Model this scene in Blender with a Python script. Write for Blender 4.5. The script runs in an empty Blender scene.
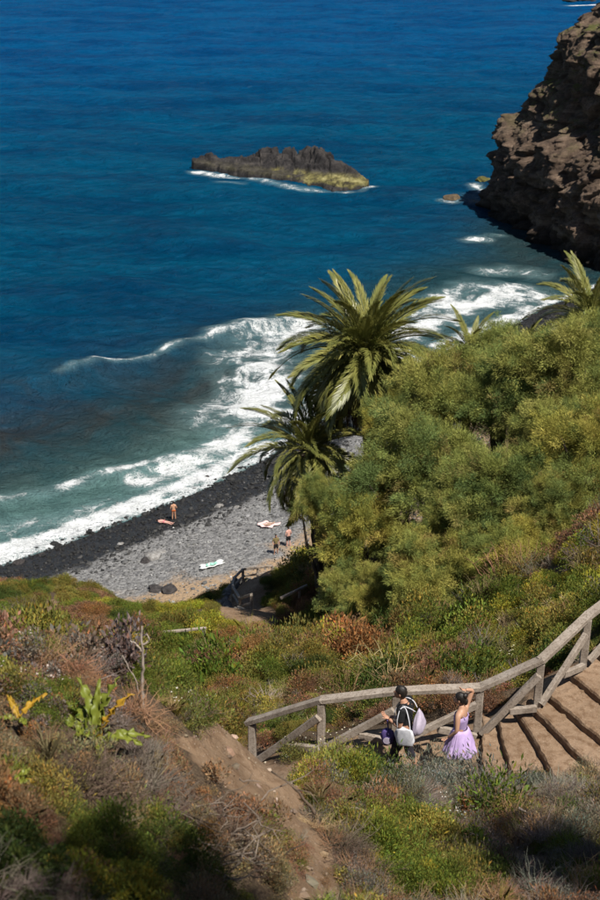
import bpy, bmesh, math, random
import numpy as np
from mathutils import Vector, Matrix, Euler

R = math.radians
rng = np.random.default_rng(7)
random.seed(7)
scene = bpy.context.scene
COL = scene.collection

# ------------------------------------------------------------------ camera
CAMH, PITCH, FPX = 48.0, R(24.0), 1250.0          # height over the sea, downward pitch, focal length in photo pixels
cam_d = bpy.data.cameras.new("camera")
cam = bpy.data.objects.new("camera", cam_d)
COL.objects.link(cam)
cam.location = (0, 0, CAMH)
cam.rotation_euler = (R(90) - PITCH, 0, 0)
cam_d.sensor_fit = 'VERTICAL'
cam_d.sensor_height = 36.0
cam_d.lens = 50.0
cam_d.clip_start = 0.05
cam_d.clip_end = 60000
cam_d.dof.use_dof = True
cam_d.dof.focus_distance = 26.0
cam_d.dof.aperture_fstop = 3.6
scene.camera = cam

# ------------------------------------------------------------------ sky, sun, exposure
SUN_EL, SUN_H = R(60), Vector((0.62, -0.78))      # sun behind the camera, to the right
world = bpy.data.worlds.new("World")
scene.world = world
world.use_nodes = True
wn = world.node_tree
bg = wn.nodes["Background"]
sky = wn.nodes.new("ShaderNodeTexSky")
sky.sky_type = 'NISHITA'
sky.sun_disc = False
sky.sun_elevation = SUN_EL
sky.sun_rotation = math.atan2(SUN_H.x, SUN_H.y)
sky.air_density = 1.0
sky.dust_density = 0.3
sky.ozone_density = 1.5
wn.links.new(sky.outputs[0], bg.inputs[0])
bg.inputs[1].default_value = 0.05
sun_d = bpy.data.lights.new("sun", 'SUN')
sun_d.energy = 5.0
sun_d.angle = R(0.5)
sun_d.color = (1.0, 0.95, 0.86)
sun = bpy.data.objects.new("sun", sun_d)
COL.objects.link(sun)
_h = SUN_H.normalized() * math.cos(SUN_EL)
sun.rotation_euler = Vector((_h.x, _h.y, math.sin(SUN_EL))).to_track_quat('Z', 'Y').to_euler()
scene.view_settings.view_transform = 'Standard'
scene.view_settings.look = 'None'
scene.view_settings.exposure = 0.58
scene.view_settings.gamma = 1.0

# ------------------------------------------------------------------ helpers: rays, noise, meshes
ct, st = math.cos(PITCH), math.sin(PITCH)
def ray(px, py):
    a, b = (px - 300) / FPX, (py - 450) / FPX
    return np.array([a, ct - b * st, -st - b * ct])
def Pz(px, py, z):
    d = ray(px, py); t = (z - CAMH) / d[2]
    return np.array([0, 0, CAMH]) + d * t
def Py(px, py, y):
    d = ray(px, py); t = y / d[1]
    return np.array([0, 0, CAMH]) + d * t
def project(p):
    p = np.asarray(p, float)
    q = p - np.array([0, 0, CAMH])
    dep = q[..., 1] * ct - q[..., 2] * st
    up = q[..., 1] * st + q[..., 2] * ct
    return 300 + FPX * q[..., 0] / dep, 450 - FPX * up / dep, dep
def in_poly(x, y, poly):
    poly = np.asarray(poly, float)
    res = np.zeros(np.shape(x), bool)
    n = len(poly)
    for i in range(n):
        x1, y1 = poly[i]; x2, y2 = poly[(i + 1) % n]
        c = ((y1 > y) != (y2 > y)) & (x < (x2 - x1) * (y - y1) / (y2 - y1 + 1e-12) + x1)
        res ^= c
    return res
def poly_dist(x, y, pts):
    pts = np.asarray(pts, float)
    best = np.full(np.shape(x), 1e9)
    for i in range(len(pts) - 1):
        ax, ay = pts[i][:2]; bx, by = pts[i + 1][:2]
        vx, vy = bx - ax, by - ay
        t = np.clip(((x - ax) * vx + (y - ay) * vy) / (vx * vx + vy * vy + 1e-12), 0, 1)
        best = np.minimum(best, np.hypot(x - ax - t * vx, y - ay - t * vy))
    return best
def _hash(ix, iy, iz, seed):
    h = (ix.astype(np.uint32) * np.uint32(374761393) + iy.astype(np.uint32) * np.uint32(668265263)
         + iz.astype(np.uint32) * np.uint32(2147483647 - 1274126177) + np.uint32((seed * 974634461) & 0xffffffff))
    h = (h ^ (h >> np.uint32(13))) * np.uint32(1274126177)
    h = h ^ (h >> np.uint32(16))
    return h.astype(np.float64) / 4294967295.0
def vnoise(x, y, z=0.0, seed=1):
    x = np.asarray(x, float); y = np.asarray(y, float); z = np.broadcast_to(np.asarray(z, float), x.shape)
    ix, iy, iz = np.floor(x).astype(np.int64), np.floor(y).astype(np.int64), np.floor(z).astype(np.int64)
    fx, fy, fz = x - ix, y - iy, z - iz
    fx, fy, fz = (f * f * (3 - 2 * f) for f in (fx, fy, fz))
    out = 0
    for dx in (0, 1):
        for dy in (0, 1):
            for dz in (0, 1):
                w = (fx if dx else 1 - fx) * (fy if dy else 1 - fy) * (fz if dz else 1 - fz)
                out = out + w * _hash(ix + dx, iy + dy, iz + dz, seed)
    return out * 2 - 1
def fbm(x, y, z=0.0, octaves=4, seed=1, gain=0.5):
    a, s, out = 1.0, 1.0, 0
    for o in range(octaves):
        out = out + a * vnoise(np.asarray(x) * s, np.asarray(y) * s, np.asarray(z) * s, seed + o * 17)
        a *= gain; s *= 2.03
    return out
def sstep(a, b, x):
    t = np.clip((x - a) / (b - a), 0, 1)
    return t * t * (3 - 2 * t)

def mesh_obj(name, verts, faces, mat=None, parent=None, smooth=False, attrs=None, link=True):
    me = bpy.data.meshes.new(name)
    verts = np.asarray(verts, dtype=np.float32).reshape(-1, 3)
    if isinstance(faces, np.ndarray):
        k = faces.shape[1]; nf = len(faces)
        me.vertices.add(len(verts)); me.vertices.foreach_set("co", verts.ravel())
        me.loops.add(nf * k); me.loops.foreach_set("vertex_index", faces.astype(np.int32).ravel())
        me.polygons.add(nf); me.polygons.foreach_set("loop_start", np.arange(nf, dtype=np.int32) * k)
        me.update(calc_edges=True)
    else:
        me.from_pydata(verts.tolist(), [], [list(f) for f in faces])
        me.update()
    if attrs:
        for an, (typ, dat) in attrs.items():
            at = me.attributes.new(an, typ, 'POINT')
            dat = np.asarray(dat, np.float32)
            if typ == 'FLOAT': at.data.foreach_set("value", dat.ravel())
            elif typ == 'FLOAT_COLOR': at.data.foreach_set("color", dat.ravel())
            else: at.data.foreach_set("vector", dat.ravel())
    if smooth:
        me.polygons.foreach_set("use_smooth", [True] * len(me.polygons))
    if mat: me.materials.append(mat)
    o = bpy.data.objects.new(name, me)
    if link: COL.objects.link(o)
    if parent: o.parent = parent
    return o
def empty(name, loc=(0, 0, 0), rz=0.0):
    o = bpy.data.objects.new(name, None)
    COL.objects.link(o)
    o.location = tuple(float(v) for v in loc); o.rotation_euler = (0, 0, rz)
    o.empty_display_size = 0.2
    return o
def tag(o, label=None, cat=None, group=None, kind=None):
    if label: o["label"] = label
    if cat: o["category"] = cat
    if group: o["group"] = group
    if kind: o["kind"] = kind
    return o
class MB:
    def __init__(s): s.v, s.f = [], []
    def add(s, v, f):
        n = len(s.v); s.v += [tuple(p) for p in v]; s.f += [tuple(i + n for i in q) for q in f]
    def tube(s, pts, rad, sides=6, cap=True):
        pts = [Vector(p) for p in pts]
        n0 = len(s.v); n = len(pts)
        if not hasattr(rad, '__len__'): rad = [rad] * n
        up = Vector((0.31, 0.17, 0.93))
        for i, p in enumerate(pts):
            d = (pts[min(i + 1, n - 1)] - pts[max(i - 1, 0)]).normalized()
            a = d.cross(up)
            if a.length < 1e-3: a = d.cross(Vector((1, 0, 0)))
            a.normalize(); b = d.cross(a)
            for k in range(sides):
                t = 2 * math.pi * k / sides
                q = p + (a * math.cos(t) + b * math.sin(t)) * rad[i]
                s.v.append((q.x, q.y, q.z))
        for i in range(n - 1):
            for k in range(sides):
                k2 = (k + 1) % sides
                s.f.append((n0 + i * sides + k, n0 + i * sides + k2, n0 + (i + 1) * sides + k2, n0 + (i + 1) * sides + k))
        if cap:
            s.f.append(tuple(n0 + k for k in range(sides))[::-1])
            s.f.append(tuple(n0 + (n - 1) * sides + k for k in range(sides)))
    def beam(s, a, b, w, h, up=(0, 0, 1), seg=8, wob=0.006, seed=0, bev=0.18):
        """a weathered timber: bevelled rectangle section swept from a to b with a little wobble"""
        rr = random.Random(seed)
        a, b = Vector(a), Vector(b); d = (b - a).normalized()
        u = Vector(up); sd = d.cross(u).normalized(); u = sd.cross(d).normalized()
        c = bev * min(w, h)
        prof = [(-w/2+c, -h/2), (w/2-c, -h/2), (w/2, -h/2+c), (w/2, h/2-c), (w/2-c, h/2), (-w/2+c, h/2), (-w/2, h/2-c), (-w/2, -h/2+c)]
        n0 = len(s.v)
        for i in range(seg + 1):
            p = a.lerp(b, i / seg)
            for (x, y) in prof:
                q = p + sd * (x + rr.uniform(-wob, wob)) + u * (y + rr.uniform(-wob, wob))
                s.v.append((q.x, q.y, q.z))
        for i in range(seg):
            for k in range(8):
                k2 = (k + 1) % 8
                s.f.append((n0 + i*8 + k, n0 + i*8 + k2, n0 + (i+1)*8 + k2, n0 + (i+1)*8 + k))
        s.f.append(tuple(n0 + k for k in range(8))[::-1]); s.f.append(tuple(n0 + seg*8 + k for k in range(8)))
    def build(s, name, mat, parent=None, smooth=False):
        return mesh_obj(name, s.v, s.f, mat, parent, smooth)

# ------------------------------------------------------------------ materials
def new_mat(name):
    m = bpy.data.materials.new(name); m.use_nodes = True
    nt = m.node_tree
    p = nt.nodes["Principled BSDF"]
    return m, nt, p
def N(nt, typ, **kw):
    n = nt.nodes.new(typ)
    for k, v in kw.items():
        if k.startswith("_"): setattr(n, k[1:], v)
        else: n.inputs[k.replace("__", " ")].default_value = v
    return n
def ramp(nt, fac, stops):
    r = nt.nodes.new("ShaderNodeValToRGB")
    e = r.color_ramp.elements
    while len(e) < len(stops): e.new(0.5)
    for el, (pos, c) in zip(e, stops):
        el.position = pos; el.color = (*c, 1) if len(c) == 3 else c
    nt.links.new(fac, r.inputs[0])
    return r.outputs[0]
def mixc(nt, fac, a, b, mode='MIX'):
    m = nt.nodes.new("ShaderNodeMix"); m.data_type = 'RGBA'; m.blend_type = mode
    for sock, v in ((m.inputs[0], fac), (m.inputs[6], a), (m.inputs[7], b)):
        if hasattr(v, "is_output"): nt.links.new(v, sock)
        elif isinstance(v, (int, float)): sock.default_value = v
        else: sock.default_value = (*v, 1)
    return m.outputs[2]
def math_n(nt, op, a, b=None, clamp=False):
    m = nt.nodes.new("ShaderNodeMath"); m.operation = op; m.use_clamp = clamp
    for i, v in enumerate((a, b)):
        if v is None: continue
        if hasattr(v, "is_output"): nt.links.new(v, m.inputs[i])
        else: m.inputs[i].default_value = v
    return m.outputs[0]
def maprange(nt, v, a, b, c=0.0, d=1.0, smooth=True):
    m = nt.nodes.new("ShaderNodeMapRange"); m.interpolation_type = 'SMOOTHSTEP' if smooth else 'LINEAR'
    for i, x in enumerate((v, a, b, c, d)):
        if hasattr(x, "is_output"): nt.links.new(x, m.inputs[i])
        else: m.inputs[i].default_value = x
    return m.outputs[0]
def coords(nt, kind="Object", scale=None):
    t = nt.nodes.new("ShaderNodeTexCoord").outputs[kind]
    if scale is not None:
        mp = nt.nodes.new("ShaderNodeMapping"); mp.inputs["Scale"].default_value = scale
        nt.links.new(t, mp.inputs[0]); t = mp.outputs[0]
    return t
def noise(nt, vec, scale, detail=6, rough=0.6, dist=0.0):
    n = N(nt, "ShaderNodeTexNoise", Scale=scale, Detail=detail, Roughness=rough, Distortion=dist)
    nt.links.new(vec, n.inputs["Vector"])
    return n.outputs[0]
def bump(nt, h, p, strength=0.5, dist=0.05, prev=None):
    b = N(nt, "ShaderNodeBump", Strength=strength, Distance=dist)
    nt.links.new(h, b.inputs["Height"])
    if prev is not None: nt.links.new(prev, b.inputs["Normal"])
    if p is not None: nt.links.new(b.outputs[0], p.inputs["Normal"])
    return b.outputs[0]
def attr(nt, name, typ='GEOMETRY', out="Fac"):
    a = nt.nodes.new("ShaderNodeAttribute"); a.attribute_name = name; a.attribute_type = typ
    return a.outputs[out]

def rock_mat(name, dark, mid, light, scale=1.0, bumpd=0.25):
    m, nt, p = new_mat(name)
    c = coords(nt)
    n1 = noise(nt, c, 0.35 * scale, 8, 0.65, 0.4); n2 = noise(nt, c, 2.2 * scale, 8, 0.7)
    col = ramp(nt, n1, [(0.3, dark), (0.5, mid), (0.72, light)])
    col = mixc(nt, maprange(nt, n2, 0.35, 0.7), col, mixc(nt, 0.55, col, dark))
    nt.links.new(col, p.inputs["Base Color"]); p.inputs["Roughness"].default_value = 0.95
    p.inputs["Specular IOR Level"].default_value = 0.15
    bump(nt, n2, p, 0.7, bumpd)
    return m, nt, p, col
def leaf_mat(name, src, trans=0.3, rough=0.65, spec=0.25, hue_noise=None):
    """src: ('INSTANCER'|'GEOMETRY', attribute) colour, or a plain colour"""
    m, nt, p = new_mat(name)
    if isinstance(src[0], str):
        col = attr(nt, src[1], src[0], "Color")
        oi = nt.nodes.new("ShaderNodeObjectInfo").outputs["Random"]
        col = mixc(nt, 1.0, col, ramp(nt, oi, [(0.0, (0.78, 0.86, 0.85)), (0.5, (1.0, 1.0, 1.0)), (1.0, (1.22, 1.10, 0.9))]), 'MULTIPLY')
    else:
        oi = nt.nodes.new("ShaderNodeObjectInfo").outputs["Random"]
        col = mixc(nt, oi, src[0], src[1])
        n = noise(nt, coords(nt), 1.2, 4, 0.6)
        col = mixc(nt, maprange(nt, n, 0.3, 0.7), col, src[2])
    nt.links.new(col, p.inputs["Base Color"])
    p.inputs["Roughness"].default_value = rough; p.inputs["Specular IOR Level"].default_value = spec
    tr = nt.nodes.new("ShaderNodeBsdfTranslucent")
    nt.links.new(col, tr.inputs[0])
    mx = nt.nodes.new("ShaderNodeMixShader"); mx.inputs[0].default_value = trans
    nt.links.new(p.outputs[0], mx.inputs[1]); nt.links.new(tr.outputs[0], mx.inputs[2])
    nt.links.new(mx.outputs[0], nt.nodes["Material Output"].inputs[0])
    return m
def plain_mat(name, a, b=None, scale=8.0, rough=0.8, bumps=0.2, bumpd=0.01, stretch=None, spec=0.3):
    m, nt, p = new_mat(name)
    b = b or tuple(x * 0.7 for x in a)
    c = coords(nt, "Object", stretch)
    n = noise(nt, c, scale, 6, 0.65)
    nt.links.new(mixc(nt, maprange(nt, n, 0.3, 0.7), a, b), p.inputs["Base Color"])
    p.inputs["Roughness"].default_value = rough; p.inputs["Specular IOR Level"].default_value = spec
    if bumps: bump(nt, n, p, bumps, bumpd)
    return m

# ------------------------------------------------------------------ the lie of the land
SHORE = [(-400, 20.0), (-120, 48.0), (-60, 66.0)] + [tuple(Pz(a, b, 0)[:2]) for a, b in
         ((-120, 605), (0, 566), (60, 546), (100, 530), (150, 511), (200, 491), (240, 472), (262, 461), (300, 436), (345, 405), (400, 372),
          (460, 347), (490, 337), (515, 323), (545, 307), (575, 296), (602, 286))] + [(60, 176.0), (120, 200.0), (400, 260)]
SHORE = np.array(SHORE)
def inland(x, y):
    """signed distance from the waterline: positive on land"""
    d = poly_dist(x, y, SHORE)
    return np.where(np.asarray(y) < np.interp(x, SHORE[:, 0], SHORE[:, 1]), d, -d)
def beach_z(x, y):
    d = inland(x, y)
    z = np.where(d < 0, 0.16 * d, np.where(d < 16, 0.15 * d, 2.4 + 0.05 * (d - 16)))
    return z + 0.10 * fbm(np.asarray(x) * 0.25, np.asarray(y) * 0.25, 0, 3, 5) * sstep(-2, 4, d)

Z0 = 35.0                                                              # level of the stair landing
ctrl = [
    # the bank below the photographer
    (0, 0, 46.3), (-8, 0, 46.8), (8, 0, 46.0), (-20, -4, 48), (20, -4, 47), (0, -8, 47.5), (-3, 3, 44.6), (3, 3, 44.2),
    Py(0, 900, 4.5), Py(100, 890, 5.2), Py(200, 890, 6.2), Py(310, 870, 8), Py(400, 890, 8.5), Py(500, 890, 9.3), Py(590, 880, 10.2),
    Py(-150, 900, 4.2), Py(-150, 760, 5.6), Py(-150, 650, 7.2), Py(-400, 700, 6.5),
    Py(0, 760, 6.0), Py(100, 760, 6.6), Py(190, 770, 8), Py(250, 765, 11.5), Py(210, 735, 11.2), Py(290, 800, 11.0),
    Py(0, 665, 7.5), Py(60, 678, 8), Py(110, 695, 8.4), Py(180, 712, 9.6),
    (-6, 11, 37.5), (-12, 11, 38.5), (-3.2, 14, 35.6), (-9, 16, 33.5), (-16, 16, 34), (-5, 20, 31.0), (-12, 22, 30.0), (-22, 22, 30),
    Py(330, 790, 14.6), Py(450, 792, 14.8), Py(560, 806, 14.4), Py(450, 840, 11.8), Py(560, 860, 11.8), Py(360, 840, 11), Py(640, 830, 14), Py(760, 830, 14),
    # landing and stairs
    (1.0, 16.2, Z0), (2.0, 16.2, Z0), (2.9, 16.4, Z0), (1.2, 17.3, Z0), (2.2, 17.3, Z0), (3.0, 17.4, Z0 + 0.02),
    (0.0, 17.0, Z0 - 0.35), (-1.0, 17.3, Z0 - 0.8), (-2.5, 17.8, Z0 - 1.7), (-4.0, 18.5, Z0 - 2.5),
    (3.9, 17.3, Z0 + 0.5), (3.8, 16.0, Z0 + 0.3), (4.8, 18.0, Z0 + 0.88), (4.9, 16.6, Z0 + 0.75), (6.2, 17.8, Z0 + 1.5), (8.5, 19.5, Z0 + 3.0), (7, 16.5, Z0 + 1.9), (10, 17, Z0 + 3.4),
    # hillside below the stairs
    (1.5, 18.7, 34.2), (3.5, 19.0, 34.5), (5.3, 20.0, 35.0), (8, 23, 35.3), (-1.5, 19.5, 33.0),
    Py(330, 690, 25), Py(420, 682, 26), Py(500, 652, 28), Py(560, 602, 30), Py(590, 560, 32), Py(300, 652, 36), Py(420, 642, 34), Py(690, 560, 30),
    (3, 42, 21), (8, 45, 21.5), (14, 45, 24.5), (22, 45, 29), (3, 55, 13.5), (10, 58, 14), (20, 60, 18), (35, 60, 26), (50, 50, 34),
    (6, 72, 6), (16, 80, 7), (28, 90, 9), (40, 90, 18), (16, 105, 1.5), (26, 125, 1.5), (36, 140, 1.0), (60, 120, 22), (48, 145, 4), (80, 130, 30),
    Py(220, 640, 45), Py(130, 652, 42), Py(40, 642, 42), Py(-90, 642, 42), Py(-250, 642, 42), Py(130, 607, 58), Py(30, 596, 60), Py(-100, 588, 60), Py(200, 620, 59),
    Py(0, 582, 65), Py(100, 597, 66), Py(180, 612, 66), Py(-150, 574, 65), Py(-350, 560, 62),
    Py(244, 612, 59.5), Py(248, 590, 64), Py(275, 573, 70), Py(305, 580, 66), Py(330, 590, 60), Py(290, 610, 55), Py(340, 560, 66),
    (-20, 74, 1.2), (-10, 74.5, 1.4), (-30, 71, 1.0), (-50, 62, 1.0), (-3, 78, 2.2), (3, 80, 2.6), (-4.5, 74, 4.3), (0.5, 75, 5.6),
    (-20, 84, -3), (-5, 94, -3), (5, 100, -3), (-50, 74, -3), (20, 125, -3), (36, 150, -4), (50, 165, -4), (-70, 66, -4),
]
ctrl = np.array([np.asarray(c, float) for c in ctrl])
def _phi(r2): return np.sqrt(r2 + 1.0)
_A = _phi((ctrl[:, None, 0] - ctrl[None, :, 0]) ** 2 + (ctrl[:, None, 1] - ctrl[None, :, 1]) ** 2)
_n = len(ctrl)
_Pm = np.c_[np.ones(_n), ctrl[:, :2]]
_M = np.block([[_A + np.eye(_n) * -0.02, _Pm], [_Pm.T, np.zeros((3, 3))]])
_w = np.linalg.solve(_M, np.r_[ctrl[:, 2], 0, 0, 0])
def hill_base(x, y):
    x = np.asarray(x, float); y = np.asarray(y, float); sh = x.shape
    x = x.ravel(); y = y.ravel(); out = np.empty(x.size)
    for i in range(0, x.size, 20000):
        a, b = x[i:i + 20000, None], y[i:i + 20000, None]
        out[i:i + 20000] = _phi((a - ctrl[:, 0]) ** 2 + (b - ctrl[:, 1]) ** 2) @ _w[:_n] + _w[_n] + _w[_n + 1] * a[:, 0] + _w[_n + 2] * b[:, 0]
    return out.reshape(sh)
PATH = np.array([(-5.2, 19.4), (-4.0, 18.5), (-2.5, 17.75), (-1.0, 17.2), (0.0, 16.9), (1.0, 16.75), (2.0, 16.75), (3.4, 16.7)])
LOWER = np.array([tuple(Py(a, b, c)[:2]) for a, b, c in ((262, 640, 50), (254, 622, 56), (244, 606, 60.5), (243, 592, 64), (252, 580, 68), (275, 570, 72.5))] + [(-1.5, 79.5)])
RISE = 0.15
risers = [((481.5, 722), (482, 795)), ((497, 722), (515, 795)), ((512.5, 710), (566, 802)), ((526.5, 707), (606, 790)), ((544, 698), (628, 768)), ((566, 676), (650, 745)), ((592, 655), (690, 725)), ((622, 632), (740, 700)), ((660, 610), (790, 670))]
def rline(i, z):
    (a, b) = risers[i]
    return Pz(a[0], a[1], z), Pz(b[0], b[1], z)
STEP_POLYS = []
for i in range(len(risers) - 1):
    _a, _b = rline(i, Z0 + RISE * i), rline(i + 1, Z0 + RISE * (i + 1))
    _e = (_a[1] - _a[0]); _e = _e / np.linalg.norm(_e) * 0.25
    STEP_POLYS.append(([tuple((_a[0] - _e * 0.4)[:2]), tuple((_a[1] + _e)[:2]), tuple((_b[1] + _e)[:2]), tuple((_b[0] - _e * 0.4)[:2])], Z0 + RISE * (i + 1)))
def hill_z(x, y):
    z = hill_base(x, y)
    dp = np.minimum(poly_dist(x, y, PATH) - 0.75, poly_dist(x, y, [(3.4, 16.7), (4.6, 17.1), (6.2, 17.5)]) - 1.1)
    k = sstep(0.0, 1.0, dp)
    near = sstep(30, 20, np.asarray(y))
    z = z + k * (near * (0.14 * fbm(np.asarray(x) * 1.3, np.asarray(y) * 1.3, 0, 4, 3) + 0.07 * (1 - 2 * np.abs(vnoise(np.asarray(x) * 2.6, np.asarray(y) * 2.6, 0, 29))) + 0.2 * vnoise(np.asarray(x) * 0.45, np.asarray(y) * 0.45, 0, 9))
                 + (1 - near) * (0.5 * fbm(np.asarray(x) * 0.22, np.asarray(y) * 0.22, 0, 4, 4)))
    z = z - (1 - k) * 0.05
    for poly, zt in STEP_POLYS: z = np.where(in_poly(x, y, poly), np.minimum(z, zt - 0.10), z)
    return z
def ground_z(x, y):
    x = np.atleast_1d(np.asarray(x, float)); y = np.atleast_1d(np.asarray(y, float))
    return np.maximum(hill_z(x, y), beach_z(x, y))
def gz(x, y): return float(ground_z(x, y)[0])
def hit(px, py, t0=3.0, t1=260.0, n=1500):
    """where the ray through a photo pixel first meets the ground"""
    d = ray(px, py); t = np.geomspace(t0, t1, n)
    X, Y, Zr = d[0] * t, d[1] * t, CAMH + d[2] * t
    below = np.nonzero(Zr < np.maximum(ground_z(X, Y), -0.01))[0]
    i = below[0] if len(below) else n - 1
    return np.array([X[i], Y[i], Zr[i]])

def grid_faces(nx, ny):
    i = np.arange(ny - 1)[:, None] * nx + np.arange(nx - 1)[None, :]
    i = i.ravel()
    return np.stack([i, i + 1, i + 1 + nx, i + nx], 1)

# soil
m_soil, nt, p = new_mat("soil")
c = coords(nt)
n1 = noise(nt, c, 0.5, 8, 0.6); n2 = noise(nt, c, 7, 8, 0.7); n3 = noise(nt, c, 40, 3, 0.6)
col = ramp(nt, n1, [(0.3, (0.145, 0.092, 0.056)), (0.5, (0.21, 0.14, 0.088)), (0.7, (0.27, 0.187, 0.123))])
col = mixc(nt, maprange(nt, n2, 0.42, 0.68), col, (0.14, 0.085, 0.05))
vor = N(nt, "ShaderNodeTexVoronoi", Scale=22.0); nt.links.new(c, vor.inputs["Vector"])
col = mixc(nt, maprange(nt, vor.outputs["Distance"], 0.12, 0.2, 0.55, 0.0), col, (0.36, 0.29, 0.22))
gap_dark = maprange(nt, math_n(nt, 'ADD', attr(nt, "litter_shade"), math_n(nt, 'MULTIPLY', math_n(nt, 'SUBTRACT', n2, 0.5), 0.8)), 0.35, 0.65)
col = mixc(nt, gap_dark, col, mixc(nt, maprange(nt, n3, 0.4, 0.6), (0.055, 0.038, 0.026), (0.11, 0.078, 0.05)))  # dark plant litter, its tone also deepening the shaded gaps between plants
nt.links.new(col, p.inputs["Base Color"]); p.inputs["Roughness"].default_value = 1.0; p.inputs["Specular IOR Level"].default_value = 0.1
b0 = bump(nt, n2, None, 0.6, 0.08); bump(nt, n3, p, 0.5, 0.015, b0)

SOIL = [(176, 748), (190, 728), (205, 732), (214, 714), (238, 703), (252, 728), (268, 738), (280, 765), (300, 778), (312, 800), (296, 812), (272, 796), (262, 806), (240, 784), (222, 788), (205, 766), (188, 770)]
SOIL2 = [(268, 800), (306, 806), (332, 850), (350, 905), (288, 905), (276, 850)]
SOIL3 = [(455, 800), (500, 830), (560, 870), (600, 910), (540, 910), (500, 870), (440, 830)]
SOIL4 = [(205, 600), (255, 560), (330, 545), (320, 565), (262, 585), (250, 622), (222, 622)]
SOIL5 = [(42, 603), (58, 598), (64, 612), (50, 622)]
xs = np.unique(np.round(np.r_[np.arange(-80, -14, 1.0), np.arange(-14, 14, 0.2), np.arange(14, 91, 1.0)], 3))
ys = np.unique(np.round(np.r_[np.arange(-8, 3, 0.5), np.arange(3, 24, 0.16), np.arange(24, 40, 0.4), np.arange(40, 156, 0.8)], 3))
X, Y = np.meshgrid(xs, ys)
Zh = hill_z(X, Y)
_qx, _qy, _ = project(np.stack([X, Y + 0.0, np.where(Y < 1, 44.0, Zh)], -1))
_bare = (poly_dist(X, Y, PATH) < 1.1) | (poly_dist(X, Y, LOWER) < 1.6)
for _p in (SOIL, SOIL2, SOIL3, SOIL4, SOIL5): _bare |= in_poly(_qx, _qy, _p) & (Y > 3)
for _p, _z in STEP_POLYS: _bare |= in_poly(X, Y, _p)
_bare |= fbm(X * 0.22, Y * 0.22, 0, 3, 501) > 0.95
hillside = mesh_obj("hillside", np.stack([X, Y, Zh], -1), grid_faces(len(xs), len(ys)), m_soil, smooth=True, attrs={"litter_shade": ('FLOAT', (~_bare).astype(float))})
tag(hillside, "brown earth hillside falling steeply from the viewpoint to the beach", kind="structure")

# beach shingle
m_beach, nt, p = new_mat("shingle")
c = coords(nt)
vor = N(nt, "ShaderNodeTexVoronoi", Scale=3.2); nt.links.new(c, vor.inputs["Vector"])
vor2 = N(nt, "ShaderNodeTexVoronoi", Scale=7.0); nt.links.new(c, vor2.inputs["Vector"])
dry = mixc(nt, 0.5, ramp(nt, vor.outputs["Color"], [(0.1, (0.07, 0.07, 0.073)), (0.5, (0.15, 0.147, 0.145)), (0.9, (0.27, 0.265, 0.26))]),
           ramp(nt, vor2.outputs["Color"], [(0.1, (0.065, 0.065, 0.068)), (0.5, (0.15, 0.147, 0.145)), (0.9, (0.28, 0.275, 0.27))]))
wetc = mixc(nt, 0.5, ramp(nt, vor.outputs["Color"], [(0.1, (0.010, 0.010, 0.011)), (0.9, (0.035, 0.034, 0.035))]), (0.012, 0.012, 0.013))
wet = attr(nt, "wet")
nw = noise(nt, c, 0.5, 5, 0.6)
wmask = maprange(nt, math_n(nt, 'ADD', wet, math_n(nt, 'MULTIPLY', math_n(nt, 'SUBTRACT', nw, 0.5), 0.9)), 0.35, 0.65)
col = mixc(nt, wmask, dry, wetc)
sand = maprange(nt, math_n(nt, 'ADD', attr(nt, "sand"), math_n(nt, 'MULTIPLY', math_n(nt, 'SUBTRACT', nw, 0.5), 0.9)), 0.35, 0.75)
col = mixc(nt, sand, col, (0.27, 0.19, 0.12))
nt.links.new(col, p.inputs["Base Color"])
nt.links.new(maprange(nt, wmask, 0, 1, 0.95, 0.45), p.inputs["Roughness"]); p.inputs["Specular IOR Level"].default_value = 0.25
b0 = bump(nt, vor.outputs["Distance"], None, 0.6, -0.15); bump(nt, vor2.outputs["Distance"], p, 0.6, -0.08, b0)
bx = np.arange(-110, 90, 0.6); by = np.arange(40, 182, 0.6)
X, Y = np.meshgrid(bx, by)
Zb = beach_z(X, Y); D = inland(X, Y)
beach = mesh_obj("beach", np.stack([X, Y, Zb], -1), grid_faces(len(bx), len(by)), m_beach, smooth=True,
                 attrs={"wet": ('FLOAT', sstep(8.5, 2.2, D)), "sand": ('FLOAT', sstep(-10.0, -2.0, hill_base(X, Y) * 0 + (hill_z(X, Y) - Zb) * 3))})
tag(beach, "grey shingle beach with a wet black strip along the water", kind="structure")

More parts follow.
